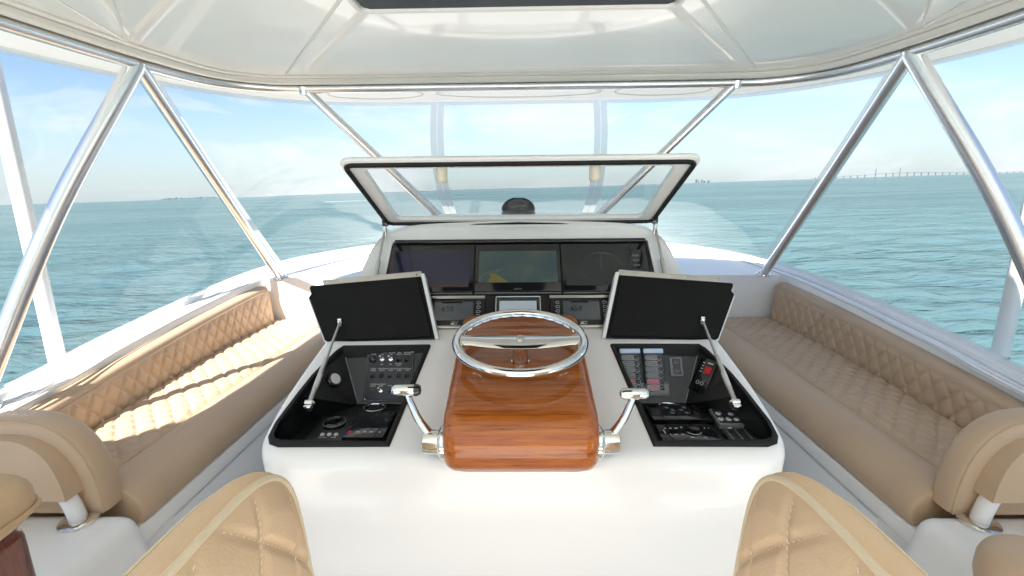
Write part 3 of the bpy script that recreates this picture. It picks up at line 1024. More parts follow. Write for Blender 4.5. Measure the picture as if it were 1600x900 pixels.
# instrument wells and lids
BP0 = Vector((0, 1.5, .752))
BPu = Vector((0, .507, .862)).normalized()
def well(s, lab_lid):
    g = lambda x, y, z: Vector((s * x, y, z))
    rim = MB()
    loop = [(s * x, y) for x, y in TRAY]
    n = len(TRAY)
    cxm, cym = .54, 1.37
    def shrink(d):
        o = offset2(TRAY, d)
        return o
    A = [g(x, y, hc(y) + .001) for x, y in offset2(TRAY, -.004)]
    B_ = [g(x, y, hc(y) + .010) for x, y in offset2(TRAY, .002)]
    C_ = [g(x, y, hc(y) + .010) for x, y in offset2(TRAY, .013)]
    D_ = [g(x, y, hc(y) - .03) for x, y in offset2(TRAY, .016)]
    for a, c in ((A, B_), (B_, C_), (C_, D_)):
        rim.strip(a, c, True)
    w_ = mk('instrument_well', rim, 'rubber', T, angle=50)
    fl = [(.40, 1.19), (.68, 1.19), (.708, 1.205), (.712, 1.25), (.70, 1.40), (.585, 1.50), (.40, 1.50)]
    mb = MB()
    mb.add([g(x, y, .745) for x, y in fl], [tuple(range(len(fl)))])
    # front, outboard and inboard walls, sloping back panel and slanted side facet
    mb.add([g(.345, 1.58, .925), g(.385, 1.18, .79), g(.40, 1.19, .745), g(.40, 1.50, .745)], [(0, 1, 2, 3)])
    mb.add([g(.385, 1.175, .79), g(.69, 1.175, .79), g(.715, 1.2, .80), g(.708, 1.205, .745), g(.68, 1.19, .745), g(.40, 1.19, .745)], [(0, 1, 4, 5), (1, 2, 3, 4)])
    mb.add([g(.715, 1.2, .80), g(.718, 1.25, .815), g(.705, 1.36, .845), g(.695, 1.44, .87), g(.675, 1.52, .90), g(.66, 1.597, .925),
            g(.585, 1.50, .745), g(.70, 1.40, .745), g(.712, 1.25, .745), g(.708, 1.205, .745)],
           [(0, 1, 8, 9), (1, 2, 7, 8), (2, 3, 6, 7), (3, 4, 5, 6)])
    mk('well_lining', mb, 'black', w_, smooth=False)
    mb = MB()
    mb.add([g(.66, 1.600, .9225), g(.337, 1.600, .9225), g(.398, 1.4985, .7495), g(.583, 1.4985, .7495)], [(0, 1, 2, 3)])
    mk('well_back_panel', mb, 'panel_grey', w_, smooth=False)
    mk('panel_edge', MB().tube([g(.66, 1.599, .923), g(.583, 1.498, .750)], .0025, 6), 'grey_plastic', w_)
    # cup ring at the foot of the panel
    mk('cup_ring', MB().tube([(s * .515 + .036 * math.cos(a), 1.47 + .03 * math.sin(a), .75) for a in np.linspace(0, 2 * math.pi, 24, endpoint=False)], .0035, 8, closed=True), 'chrome', w_)
    # lid: hinged along its foot, leaning back
    bi, bo, ti, to = g(.322, 1.632, .950), g(.738, 1.632, .936), g(.395, 1.782, 1.160), g(.867, 1.782, 1.122)
    nrm = (bo - bi).cross(ti - bi).normalized()
    if nrm.y > 0:
        nrm = -nrm
    back = -nrm * .026
    def L(a, c):
        return (bi.lerp(bo, a)).lerp(ti.lerp(to, a), c)
    out = [(0, 0), (.97, 0), (1, .04), (1.0, .80), (.965, .86), (.965, .96), (.95, 1.0), (0, 1.0)]
    lid = MB()
    lid.prism(out, lambda a, c: L(a, c), lambda a, c: L(a, c) + back)
    lid_o = mk('well_lid', lid, 'black_matte', T, smooth=False)
    mb = MB()                                            # raised inner pan
    ins = [(.03, .03), (.93, .03), (.96, .07), (.955, .78), (.92, .84), (.92, .93), (.03, .93)]
    mb.prism(ins, lambda a, c: L(a, c), lambda a, c: L(a, c) + nrm * .006)
    mk('lid_pan', mb, 'black_matte', lid_o, smooth=False)
    mb = MB()                                            # white outer skin and inboard edge
    sk = [(-.012, -.02), (1.01, -.02), (1.03, .05), (1.03, .82), (.99, .9), (.985, 1.02), (-.012, 1.02)]
    mb.prism(sk, lambda a, c: L(a, c) + back * 1.02, lambda a, c: L(a, c) + back * 1.5)
    mk('lid_skin', mb, 'gelcoat', lid_o, smooth=False)
    mb = MB()
    mb.prism([(-.036, -.02), (-.006, -.02), (-.006, 1.03), (-.036, 1.03)], lambda a, c: L(a, c) + nrm * .010, lambda a, c: L(a, c) + back * 1.5)
    mk('lid_edge', mb, 'white_paint', lid_o, smooth=False)
    mb = MB()
    mb.prism([(-.01, 1.005), (.84, 1.005), (.84, 1.10), (-.01, 1.10)], lambda a, c: L(a, c) + back * .2, lambda a, c: L(a, c) + back * .6)
    hg = mk('piano_hinge', mb, 'brushed', lid_o, smooth=False)
    for k in range(7):
        mk('hinge_screw', MB().lathe([(.005, 0), (.004, .002), (.001, .003)], frame(L(.03 + k * .13, 1.045) + back * .2, bo - bi, (ti - bi)), 8), 'chrome', lid_o)
    # gas strut
    lo = Vector((s * .676, 1.335, .835))
    hi = L(.80, .28) + nrm * .02
    mid = lo.lerp(hi, .52)
    mk('gas_strut', MB().tube([lo, mid], .0085, 12).tube([mid, hi], .005, 10), 'brushed', T)
    mk('strut_label', MB().tube([lo.lerp(hi, .16), lo.lerp(hi, .32)], .0088, 12), 'print', T)
    mk('strut_mount', MB().box(lo + Vector((s * .004, 0, -.012)), (.03, .035, .02), .006).lathe([(.004, -.018), (.011, -.012), (.011, .012), (.004, .018)], frame(lo, (0, 1, 0), (0, 0, 1)), 12), 'chrome', T)
    mk('strut_mount', MB().box(L(.80, .31) + nrm * .012, (.016, .01, .03), .003), 'chrome', T)
well(-1, '')
well(1, '')

# glass hatch, hinged above the displays and held open over them
HB, HF = Vector((0, 2.03, 1.352)), Vector((0, 1.548, 1.588))
Hu = (HF - HB).normalized()
HLn = (HF - HB).length
HM = frame(HB, (1, 0, 0), Hu)                            # local z points down-aft
hz = (HM.to_3x3() @ Vector((0, 0, 1)))
dn = -1 if hz.z > 0 else 1                               # underside direction in local z
outr = rrect(-.592, .592, 0, HLn, .035)
inn = rrect(-.53, .53, .04, HLn - .042, .03)
mb = MB()
ringo = outr
for z0, ls in ((0, 1), (dn * -.020, 1)):
    mb.fill([outr, inn], lambda a, c, z0=z0: HM @ Vector((a, c, z0)))
mb.strip([HM @ Vector((a, c, 0)) for a, c in outr], [HM @ Vector((a, c, -dn * .020)) for a, c in outr], True)
mb.strip([HM @ Vector((a, c, 0)) for a, c in inn], [HM @ Vector((a, c, -dn * .020)) for a, c in inn], True)
hatch = mk('glass_hatch', mb, 'gelcoat', T, smooth=False, label='white framed glass hatch propped open above the displays')
mk('hatch_pane', MB().fill([rrect(-.54, .54, .03, HLn - .032, .03)], lambda a, c: HM @ Vector((a, c, -dn * .012))), 'glass', hatch, smooth=False)
mk('gasket', MB().tube([HM @ Vector((a, c, dn * .004)) for a, c in rrect(-.582, .582, .01, HLn - .01, .03)], .009, 8, closed=True), 'rubber', hatch)
mk('hatch_rim', MB().tube([HM @ Vector((a, c, -dn * .010)) for a, c in rrect(-.594, .594, -.002, HLn + .002, .036)], .0085, 10, closed=True), 'gelcoat', hatch)
for x in (-.262, .256):
    c = Vector((x, 1.585, 1.572))
    mk('latch_knob', MB().lathe([(.012, .004), (.019, 0), (.0205, -.02), (.019, -.045), (.012, -.052), (.004, -.053)], Matrix.Translation(c), 16), 'cream_knob', hatch)
for s in (-1, 1):
    a, c = Vector((s * .585, 2.0, 1.352)), Vector((s * .598, 1.765, 1.06))
    m_ = a.lerp(c, .5)
    mk('hatch_strut', MB().tube([a, m_], .0055, 10).tube([m_, c], .0095, 12), 'brushed', hatch)
    mk('hatch_bracket', MB().box(a + Vector((0, -.005, .012)), (.024, .03, .04), .004), 'black_gloss', hatch)
    mk('hatch_bracket', MB().box(a + Vector((0, -.02, -.03)), (.014, .02, .05), .003), 'brushed', hatch)

# compass on the dash top
t_ = thing('compass', 'black domed magnetic compass on the dash behind the hatch', 'compass', (-.005, 2.34, 1.36))
cm = Matrix.Translation((-.005, 2.34, 1.362))
mk('base', MB().lathe([(.086, 0), (.088, .012), (.084, .03), (.066, .036)], cm, 28), 'black_gloss', t_)
hood = MB().grid(lambda u, v: cm @ Vector((.086 * math.cos(math.pi * u) * math.cos(v * 1.25), .086 * math.sin(math.pi * u) * math.cos(v * 1.25), .03 + .065 * math.sin(v * 1.25))), 24, 8)
mk('hood', hood, 'black_gloss', t_)
mk('dome', MB().lathe([(.062, .034), (.060, .05), (.05, .07), (.03, .084), (.004, .089)], cm, 24), 'dome', t_)
mk('card', MB().lathe([(.045, .046), (.045, .05), (.03, .055), (.004, .056)], cm, 24), 'grey_plastic', t_)

# ------------------------------------------------------------------ displays
def dbox(mb, x0, x1, t0, t1, z0, z1, bev=.003, fr=DF):
    return mb.box(((x0 + x1) / 2, (t0 + t1) / 2, (z0 + z1) / 2), (x1 - x0, t1 - t0, z1 - z0), bev, 2, fr)
def dquad(x0, x1, t0, t1, z, fr=DF):
    return MB().add([fr @ Vector(p) for p in ((x0, t0, z), (x1, t0, z), (x1, t1, z), (x0, t1, z))], [(0, 1, 2, 3)])

def mfd(x0, x1, label):
    c = DF @ Vector(((x0 + x1) / 2, .15, 0))
    t = thing('chart_display', label, 'display', c, 'row of three large displays')
    mk('bezel', dbox(MB(), x0, x1, .155, .385, -.005, .006), 'black_gloss', t)
    return t
t = mfd(-.556, -.192, 'left display of the dash row showing a dark blue sonar screen')
mk('screen', dquad(-.535, -.21, .19, .345, .0066), 'sonar', t, smooth=False)
mk('screen_bottom_band', dquad(-.50, -.212, .176, .19, .0066), 'sonar_band', t, smooth=False)
mk('screen_top_band', dquad(-.535, -.21, .345, .354, .0066), 'sonar_top', t, smooth=False)
t = mfd(-.187, .172, 'middle display of the dash row showing a teal nautical chart')
mk('screen', dquad(-.172, .158, .196, .350, .0066), 'chart', t, smooth=False)
land = [(-.135, .196), (-.12, .222), (-.128, .238), (-.105, .240), (-.085, .228), (-.055, .205), (-.045, .196)]
mk('chart_land', MB().fill([land], lambda a, c: DF @ Vector((a, c, .0070))), 'yellow', t, smooth=False)
shore = [(-.172, .205), (-.165, .228), (-.15, .243), (-.12, .25), (-.095, .262), (-.07, .262), (-.08, .252), (-.09, .242), (-.128, .241), (-.15, .232), (-.160, .212), (-.162, .198), (-.172, .196)]
mk('chart_shallows', MB().fill([shore], lambda a, c: DF @ Vector((a, c, .0068))), 'chart_line', t, smooth=False)
for pts in ([(-.03, .29), (-.015, .26), (-.005, .22), (-.004, .20)], [(.07, .30), (.03, .27), (.005, .24), (-.002, .21)]):
    mk('chart_contour', MB().tube([DF @ Vector((a, c, .0068)) for a, c in catmull_2] if False else [DF @ Vector((p[0], p[1], .0068)) for p in pts], .0009, 5), 'chart_line', t)
mk('brand_strip', text_mb('GARMIN', .009, DF @ Matrix.Translation((-.008, .166, .0064))), 'grey_plastic', t, smooth=False)
t = mfd(.177, .54, 'right display of the dash row showing a nearly black radar screen')
mk('screen', dquad(.192, .522, .18, .352, .0066), 'radar', t, smooth=False)
ringp = [DF @ Vector((.345 + .085 * math.cos(a), .262 + .075 * math.sin(a), .0070)) for a in np.linspace(0, 2 * math.pi, 40, endpoint=False)]
mk('range_ring', MB().tube(ringp, .0006, 4, closed=True), 'lcd', t)
mk('heading_line', MB().tube([DF @ Vector((.345, .262, .007)), DF @ Vector((.345, .335, .007))], .0006, 4).tube([DF @ Vector((.325, .300, .007)), DF @ Vector((.368, .300, .007))], .0007, 4), 'lcd', t)
for k in range(4):
    mk('data_field', dquad(.478, .505, .318 - k * .024, .327 - k * .024, .0069), 'lcd', t, smooth=False)
for x in (-.19, .1745):
    pass
mk('panel_joint', dbox(MB(), -.556, -.196, .147, .1515, -.005, .004, .001), 'grey_plastic', t_console)
mk('panel_joint', dbox(MB(), -.184, .170, .147, .1515, -.005, .004, .001), 'grey_plastic', t_console)
mk('panel_joint', dbox(MB(), .180, .54, .147, .1515, -.005, .004, .001), 'grey_plastic', t_console)

def engine_display(x0, x1, sx0, sx1, label):
    c = DF @ Vector(((x0 + x1) / 2, 0, 0))
    t = thing('engine_display', label, 'display', c, 'engine displays under the large screens')
    mk('housing', dbox(MB(), x0, x1, -.006, .128, -.005, .012, .004), 'black', t)
    mk('top_trim', dbox(MB(), x0 - .002, x1 + .002, .119, .131, .012, .016, .0015), 'brushed', t)
    mk('bottom_trim', dbox(MB(), x0 - .002, x1 + .002, -.010, .0, .012, .016, .0015), 'brushed', t)
    mk('screen', dquad(sx0, sx1, .024, .106, .0127), 'lcd', t, smooth=False)
    mk('digits', text_mb('650', .032, DF @ Matrix.Translation((sx0 + .052, .072, .0131))), 'lcd_dark', t, smooth=False)
    mk('header_bar', dquad(sx0 + .03, sx1 - .045, .098, .105, .0130), 'lcd_dark', t, smooth=False)
    for xx, d in ((sx1 + .022, 1), (sx0 - .022, -1)):
        for k in range(4):
            tt = .100 - k * .019
            pts = [DF @ Vector((xx + d * a, tt + c, .0125)) for a, c in ((-.007, -.005), (.002, -.005), (.008, 0), (.002, .005), (-.007, .005))]
            mk('soft_key', MB().tube(pts, .0011, 5, closed=True), 'print', t)
    lg = DF @ Vector(((sx0 + sx1) / 2 + .005, .011, .0125))
    xx = (sx0 + sx1) / 2 + .005
    pts = [DF @ Vector((xx + a, .011 + c, .0125)) for a, c in ((-.013, -.005), (.011, -.005), (.014, .005), (-.010, .005))]
    mk('maker_mark', MB().tube(pts, .0011, 5, closed=True).add([DF @ Vector((xx + a, .011 + c, .0128)) for a, c in ((-.012, -.004), (.0, -.004), (.002, .001), (-.010, .001))], [(0, 1, 2, 3)]), 'print', t)
engine_display(-.40, -.143, -.342, -.187, 'left engine display reading 650 beside the left lid')
engine_display(.122, .375, .172, .318, 'right engine display reading 650 beside the right lid')
c = DF @ Vector((-.007, 0, 0))
t = thing('touch_display', 'small lit touch screen in a silver frame behind the steering wheel', 'display', c)
mk('bezel', dbox(MB(), -.097, .083, -.004, .128, -.005, .012, .004), 'black_gloss', t)
mk('silver_frame', MB().tube([DF @ Vector((a, b_, .0125)) for a, b_ in rrect(-.096, .082, -.002, .127, .006)], .0022, 6, closed=True), 'brushed', t)
mk('screen', dquad(-.082, .067, .026, .108, .0127), 'tablet', t, smooth=False)

# ------------------------------------------------------------------ instruments in the wells
def bframe(x):
    return frame(BP0 + Vector((x, 0, 0)), (1, 0, 0), BPu)
BF = bframe(0)
t = thing('switch_panel', 'charcoal panel of labelled toggle switches in the left well', 'switch panel', BF @ Vector((-.475, .0, 0)))
mk('plate', dbox(MB(), -.566, -.392, .006, .190, .001, .004, .001, BF), 'panel_grey', t)
mk('border_line', MB().tube([BF @ Vector((a, b_, .0043)) for a, b_ in rrect(-.563, -.395, .009, .187, .002, 1)], .0006, 4, closed=True), 'grey_plastic', t)
rows = [(.157, [(-.543, 'HORN', 'b'), (-.509, 'PORT ENG\nON', 'm'), (-.477, 'STBD ENG\nON', 'm'), (-.447, 'NAV\nLIGHTS', 'k'), (-.417, 'BATTERY\nPARALLEL', 'k')]),
        (.098, [(-.538, 'CHART\nLIGHTS', 'k'), (-.506, 'OVERHEAD\nLIGHTS', 'k'), (-.474, 'FWD BILGE\nPUMP', 'k'), (-.443, 'MID BILGE\nPUMP', 'k'), (-.413, 'AFT BILGE\nPUMP', 'k')]),
        (.042, [(-.534, 'TOWER\nLIGHTS', 'n'), (-.505, 'WINDSHIELD\nWASH', 'm'), (-.472, 'WIPER', 'n')])]
for tt, sw in rows:
    for x, lb, kd in sw:
        if kd == 'b':
            mk('horn_button', MB().lathe([(.013, 0), (.013, .004), (.009, .008), (.002, .010)], BF @ Matrix.Translation((x, tt, .004)), 16), 'black_gloss', t)
        elif kd == 'm':
            s_ = mk('toggle_switch', MB().lathe([(.0085, 0), (.0085, .003), (.005, .005)], BF @ Matrix.Translation((x, tt, .004)), 12), 'chrome', t)
            mk('bat', MB().tube([BF @ Vector((x, tt, .006)), BF @ Vector((x - .004, tt + .009, .022))], [.0022, .0035], 8), 'chrome', s_)
        elif kd == 'k':
            s_ = mk('toggle_switch', MB().lathe([(.008, 0), (.008, .003), (.005, .005)], BF @ Matrix.Translation((x, tt, .004)), 12), 'black_gloss', t)
            mk('bat', MB().tube([BF @ Vector((x, tt, .006)), BF @ Vector((x - .001, tt - .008, .02))], [.003, .0045], 8), 'black_gloss', s_)
        else:
            mk('push_button', MB().lathe([(.005, 0), (.005, .004), (.001, .006)], BF @ Matrix.Translation((x, tt, .004)), 12), 'black_gloss', t)
        mk('legend', text_mb(lb, .0062, BF @ Matrix.Translation((x, tt + (.021 if '\n' in lb else .019), .0045))), 'print', t, smooth=False)
for x, lb in ((-.509, 'OFF'), (-.477, 'OFF'), (-.447, 'ANCHOR\nLIGHT')):
    mk('legend', text_mb(lb, .0062, BF @ Matrix.Translation((x, .157 - .019, .0045))), 'print', t, smooth=False)
for x, tt in ((-.559, .183), (-.399, .183), (-.559, .013), (-.399, .013)):
    mk('screw', MB().lathe([(.003, 0), (.002, .0015), (.0005, .002)], BF @ Matrix.Translation((x, tt, .004)), 8), 'chrome', t)

t = thing('round_sticker_cap', 'round black cap with a white sticker on the side of the left well', 'vent cap', (-.672, 1.51, .80))
sm = Matrix.Translation((-.660, 1.485, .8475)) @ Vector((.78, -.355, .516)).to_track_quat('Z', 'Y').to_matrix().to_4x4()
mk('cap', MB().lathe([(.027, -.01), (.027, .012), (.023, .017), (.004, .017)], sm, 24), 'black_gloss', t)
mk('sticker', MB().lathe([(.019, .0172), (.004, .0176)], sm, 24), 'print', t)

FZ = .7455
def fq(mb, x0, x1, y0, y1, h, bev=.003, z0=FZ):
    return mb.box(((x0 + x1) / 2, (y0 + y1) / 2, z0 + h / 2), (x1 - x0, y1 - y0, h), bev, 2)
def fm(x, y, z):
    return Matrix.Translation((x, y, z))
t = thing('joystick_dial', 'small black control with a round dial and three white buttons, left well', 'dial', (-.605, 1.32, FZ))
mk('plate', fq(MB(), -.665, -.550, 1.245, 1.40, .008), 'panel_grey', t)
mk('dial', MB().lathe([(.036, 0), (.035, .01), (.027, .016), (.022, .012), (.004, .012)], fm(-.606, 1.345, FZ + .008), 24), 'black_gloss', t)
mk('dial_ring', MB().tube([(-.606 + .034 * math.cos(a), 1.345 + .034 * math.sin(a), FZ + .018) for a in np.linspace(0, 6.283, 28, endpoint=False)], .0015, 6, closed=True), 'grey_plastic', t)
for k in range(3):
    mk('button', MB().lathe([(.0075, 0), (.006, .004), (.001, .005)], fm(-.620 + k * .0215, 1.283, FZ + .008), 12), 'print', t)
mk('legend', text_mb('STATION        MODE', .006, fm(-.599, 1.267, FZ + .0083)), 'print', t, smooth=False)
t = thing('camera_monitor', 'black monitor with a red power button lying in the left well', 'monitor', (-.49, 1.33, FZ))
mk('case', fq(MB(), -.545, -.418, 1.245, 1.412, .022, .004), 'black_gloss', t)
mk('screen', MB().add([(-.537, 1.30, FZ + .0226), (-.426, 1.30, FZ + .0226), (-.426, 1.405, FZ + .0226), (-.537, 1.405, FZ + .0226)], [(0, 1, 2, 3)]), 'radar', t, smooth=False)
mk('power_button', MB().lathe([(.008, 0), (.006, .003), (.001, .004)], fm(-.528, 1.274, FZ + .022), 12), 'red', t)
for k in range(3):
    mk('key_mark', MB().box((-.505 + k * .021, 1.275, FZ + .0225), (.011, .0035, .001)), 'print', t)
mk('key_mark', MB().lathe([(.003, 0), (.001, .001)], fm(-.437, 1.275, FZ + .022), 8), 'print', t)

def breaker(x0, x1, label, reds):
    t = thing('breaker_module', label, 'breaker panel', BF @ Vector(((x0 + x1) / 2, .0, 0)), 'breaker modules in the right well')
    mk('case', dbox(MB(), x0, x1, .035, .188, .001, .016, .004, BF), 'panel_grey', t)
    mk('top_cap', dbox(MB(), x0, x1, .172, .190, .014, .022, .004, BF), 'bluecap', t)
    for k in range(6):
        tt = .157 - k * .0215
        a = (x0 + x1) / 2
        mt = 'pink' if (k >= 4 and not (reds == 1 and k == 5)) else 'grey_plastic'
        k_ = mk('rocker', dbox(MB(), x0 + .008, a + .010, tt - .007, tt + .007, .014, .019, .002, BF), mt, t)
        mk('rocker_outline', MB().tube([BF @ Vector((p, q, .0192)) for p, q in rrect(x0 + .006, a + .012, tt - .0085, tt + .0085, .006, 3)], .0009, 4, closed=True), 'print', k_)
        mk('breaker_button', MB().lathe([(.0085, 0), (.0085, .006), (.002, .009)], BF @ Matrix.Translation((x1 - .017, tt, .015)), 14), 'black_gloss', t)
        mk('button_ring', MB().tube([BF @ Vector((x1 - .017 + .0095 * math.cos(q), tt + .0095 * math.sin(q), .0165)) for q in np.linspace(0, 6.283, 16, endpoint=False)], .0009, 4, closed=True), 'print', t)
    mk('clear_guard', dbox(MB(), x0 - .003, x1 + .006, .022, .066, .018, .021, .001, BF), 'glass', t)
breaker(.362, .437, 'inner breaker module of the right well with one pink switch', 1)
breaker(.447, .520, 'outer breaker module of the right well with two pink switches', 2)
t = thing('rocker_switch', 'black rocker switch in a thin frame right of the breaker modules', 'switch', BF @ Vector((.565, .09, 0)))
mk('frame', dbox(MB(), .543, .588, .092, .160, .001, .006, .002, BF), 'grey_plastic', t)
for k in range(2):
    mk('rocker', dbox(MB(), .553, .580, .099 + k * .029, .125 + k * .029, .005, .012, .003, BF), 'black_gloss', t)
# fire panel with red lamp on the slanted outboard facet
e1, e2, e3 = Vector((.585, 1.50, .745)), Vector((.66, 1.597, .925)), Vector((.695, 1.44, .87))
fx = Vector((.75, -.62, .15)).normalized()
fn_ = (e3 - e1).cross(e2 - e1).normalized()
if fn_.x > 0: fn_ = -fn_
ux = (e3 - e1) - fn_ * (e3 - e1).dot(fn_)
ax = Vector((.5, -.75, .0))
ax = (ax - fn_ * ax.dot(fn_)).normalized()
ay = fn_.cross(ax)
if ay.z < 0: ay = -ay
cen = (e1 + e2 + e3) / 3 + fn_ * .004
FP = Matrix(((ax.x, ay.x, fn_.x, cen.x), (ax.y, ay.y, fn_.y, cen.y), (ax.z, ay.z, fn_.z, cen.z), (0, 0, 0, 1)))
t = thing('alarm_panel', 'black alarm panel with a red square lamp on the side of the right well', 'alarm panel', cen)
mk('plate', MB().box((0, 0, 0), (.072, .125, .004), .002, 2, FP), 'black_gloss', t)
mk('red_lamp', MB().box((.012, .022, .003), (.026, .026, .004), .002, 2, FP), 'red', t)
mk('label_strip', MB().box((.012, .048, .0025), (.022, .005, .001), 0, 1, FP), 'print', t)
for k in range(4):
    mk('indicator_mark', MB().box((-.014, .045 - k * .011, .0025), (.008, .0025, .001), 0, 1, FP), 'print', t)
for k in range(2):
    mk('key_ring', MB().tube([FP @ Vector((-.008 + k * .018 + .006 * math.cos(q), -.028 + .006 * math.sin(q), .003)) for q in np.linspace(0, 6.283, 14, endpoint=False)], .001, 5, closed=True), 'print', t)

t = thing('vhf_radio', 'black radio with a glossy face at the back of the right well floor', 'radio', (.53, 1.40, FZ))
mk('case', fq(MB(), .430, .628, 1.355, 1.458, .020, .004), 'black_gloss', t)
mk('display', MB().add([(.47, 1.385, FZ + .0206), (.585, 1.385, FZ + .0206), (.585, 1.445, FZ + .0206), (.47, 1.445, FZ + .0206)], [(0, 1, 2, 3)]), 'lcd_dark', t, smooth=False)
for x, y in ((.497, 1.435), (.512, 1.418), (.505, 1.398), (.556, 1.435), (.54, 1.418), (.552, 1.398)):
    mk('soft_button', MB().lathe([(.008, 0), (.006, .0015), (.001, .002)], fm(x, y, FZ + .0206), 12), 'lcd', t)
t = thing('stereo', 'black stereo head with a round knob at the front of the right well', 'stereo', (.51, 1.28, FZ))
mk('case', fq(MB(), .425, .602, 1.230, 1.330, .016, .004), 'black_gloss', t)
mk('volume_knob', MB().lathe([(.020, 0), (.019, .012), (.014, .015), (.001, .015)], fm(.535, 1.290, FZ + .016), 24), 'black_gloss', t)
mk('knob_arc', MB().tube([(.535 + .023 * math.cos(a), 1.290 + .023 * math.sin(a), FZ + .0166) for a in np.linspace(rad(200), rad(330), 12)], .0012, 5), 'print', t)
for x, y, a, b_ in ((.452, 1.305, .005, .004), (.468, 1.305, .007, .004), (.486, 1.305, .009, .005), (.504, 1.311, .005, .005), (.457, 1.268, .004, .003), (.474, 1.268, .010, .004), (.494, 1.268, .008, .004), (.518, 1.252, .010, .003), (.556, 1.252, .012, .003), (.575, 1.306, .003, .003), (.588, 1.306, .003, .003), (.444, 1.285, .003, .022)):
    mk('key_mark', MB().box((x, y, FZ + .0164), (a, b_, .0008)), 'print', t)
t = thing('thruster_keypad', 'grey keypad with five round white buttons at the outer edge of the right well', 'keypad', (.68, 1.39, FZ))
KM = Matrix.Translation((.672, 1.375, FZ)) @ Matrix.Rotation(rad(-4), 4, 'Z')
mk('case', MB().box((0, 0, .010), (.078, .105, .020), .004, 2, KM), 'grey_plastic', t)
mk('plate', MB().box((0, 0, .0205), (.068, .092, .001), 0, 1, KM), 'brushed', t)
for x, y in ((-.020, .014), (.020, .014), (-.024, -.022), (0, -.022), (.024, -.022)):
    k_ = mk('round_button', MB().lathe([(.0095, 0), (.008, .002), (.001, .0025)], KM @ Matrix.Translation((x, y, .021)), 14), 'print', t)
    mk('button_mark', MB().box((x, y, .0238), (.005, .005, .0006), 0, 1, KM), 'grey_plastic', k_)
t = thing('remote_control', 'black ribbed control with dotted lines at the front corner of the right well', 'control', (.67, 1.28, FZ))
mk('case', fq(MB(), .628, .712, 1.238, 1.312, .012, .003), 'panel_grey', t)
for k in range(3):
    for j in range(9):
        mk('dot_mark', MB().box((.640 + k * .028, 1.245 + j * .0072, FZ + .0124), (.003, .002, .0006)), 'print', t)
mk('logo_mark', MB().box((.66, 1.318, FZ + .006), (.014, .004, .010), .001), 'print', t)

# ------------------------------------------------------------------ helm pod, wheel, throttles
t = thing('helm_pod', 'varnished wooden helm pod jutting out of the white console', 'helm pod', (0, 1.35, .77))
bm = bmesh.new()
prof = [(1.2, .750), (1.122, .750), (1.098, .754), (1.076, .768), (1.060, .79)]
for k in range(1, 9):
    a = rad(188 - 88 * k / 8)
    prof.append((1.152 + .100 * math.cos(a), .834 + .100 * math.sin(a)))
prof += [(1.62, 1.028), (1.655, 1.032), (1.685, 1.02), (1.70, .99), (1.72, .85)]
vl = [bm.verts.new((-.207 - .012 * (y - 1.05) / .6, y, z)) for y, z in prof]
vr = [bm.verts.new((.207 + .012 * (y - 1.05) / .6, y, z)) for y, z in prof]
bm.faces.new(vl)
bm.faces.new(list(reversed(vr)))
side = []
for i in range(len(prof)):
    j = (i + 1) % len(prof)
    bm.faces.new((vl[i], vl[j], vr[j], vr[i]))
bmesh.ops.recalc_face_normals(bm, faces=bm.faces)
side = [e for e in bm.edges if abs(e.verts[0].co.x - e.verts[1].co.x) < .05]
bmesh.ops.bevel(bm, geom=side, offset=.038, segments=7, profile=.5, affect='EDGES', clamp_overlap=False)
mk('pod_body', MB().bm(bm), 'teak', t, angle=60)
mk('pod_base', MB().box((0, 1.27, .755), (.34, .34, .02), .009, 3), 'gelcoat', t)
mk('base_trim', MB().tube([(x, y, .757) for x, y in rrect(-.182, .182, 1.098, 1.5, .03)], .006, 8, closed=True), 'brushed', t)

WC = Vector((0, 1.372, 1.033))
WT = rad(9)
WM = frame(WC, (1, 0, 0), (0, math.cos(WT), math.sin(WT)))
t = thing('steering_wheel', 'chrome steering wheel with two flat spokes on the wooden pod', 'steering wheel', WC)
rimp = [WM @ Vector((.2 * math.cos(a), .2 * math.sin(a), 0)) for a in np.linspace(0, 2 * math.pi, 72, endpoint=False)]
mk('rim', MB().tube(rimp, .0145, 14, closed=True), 'chrome', t)
gp = []
for k in range(120):
    a = 2 * math.pi * k / 120
    rr_ = .1895 + .0022 * math.sin(30 * a)
    gp.append(WM @ Vector((rr_ * math.cos(a), rr_ * math.sin(a), -.004)))
mk('finger_grip', MB().tube(gp, .0065, 8, closed=True), 'chrome', t)
def spoke(u, v):
    x = -.192 + .384 * u
    k = abs(x) / .192
    hw = .020 + .024 * (1 - k * k) + .012 * max(0, k - .8) / .2
    yc = -.032 + .036 * k * k
    a = 2 * math.pi * v
    return WM @ Vector((x, yc + hw * math.cos(a), -.004 + .012 * (1 - k ** 2) + .012 * math.sin(a)))
mk('spoke', MB().grid(spoke, 48, 12), 'chrome', t)
mk('hub_nut', MB().lathe([(.013, 0), (.013, .006), (.008, .012), (.002, .014)], WM @ Matrix.Translation((0, -.034, .018)), 16), 'brushed', t)
mk('column', MB().lathe([(.036, -.066), (.036, -.058), (.026, -.052), (.024, -.02), (.028, .0)], WM @ Matrix.Translation((0, -.034, 0)), 24), 'chrome', t)

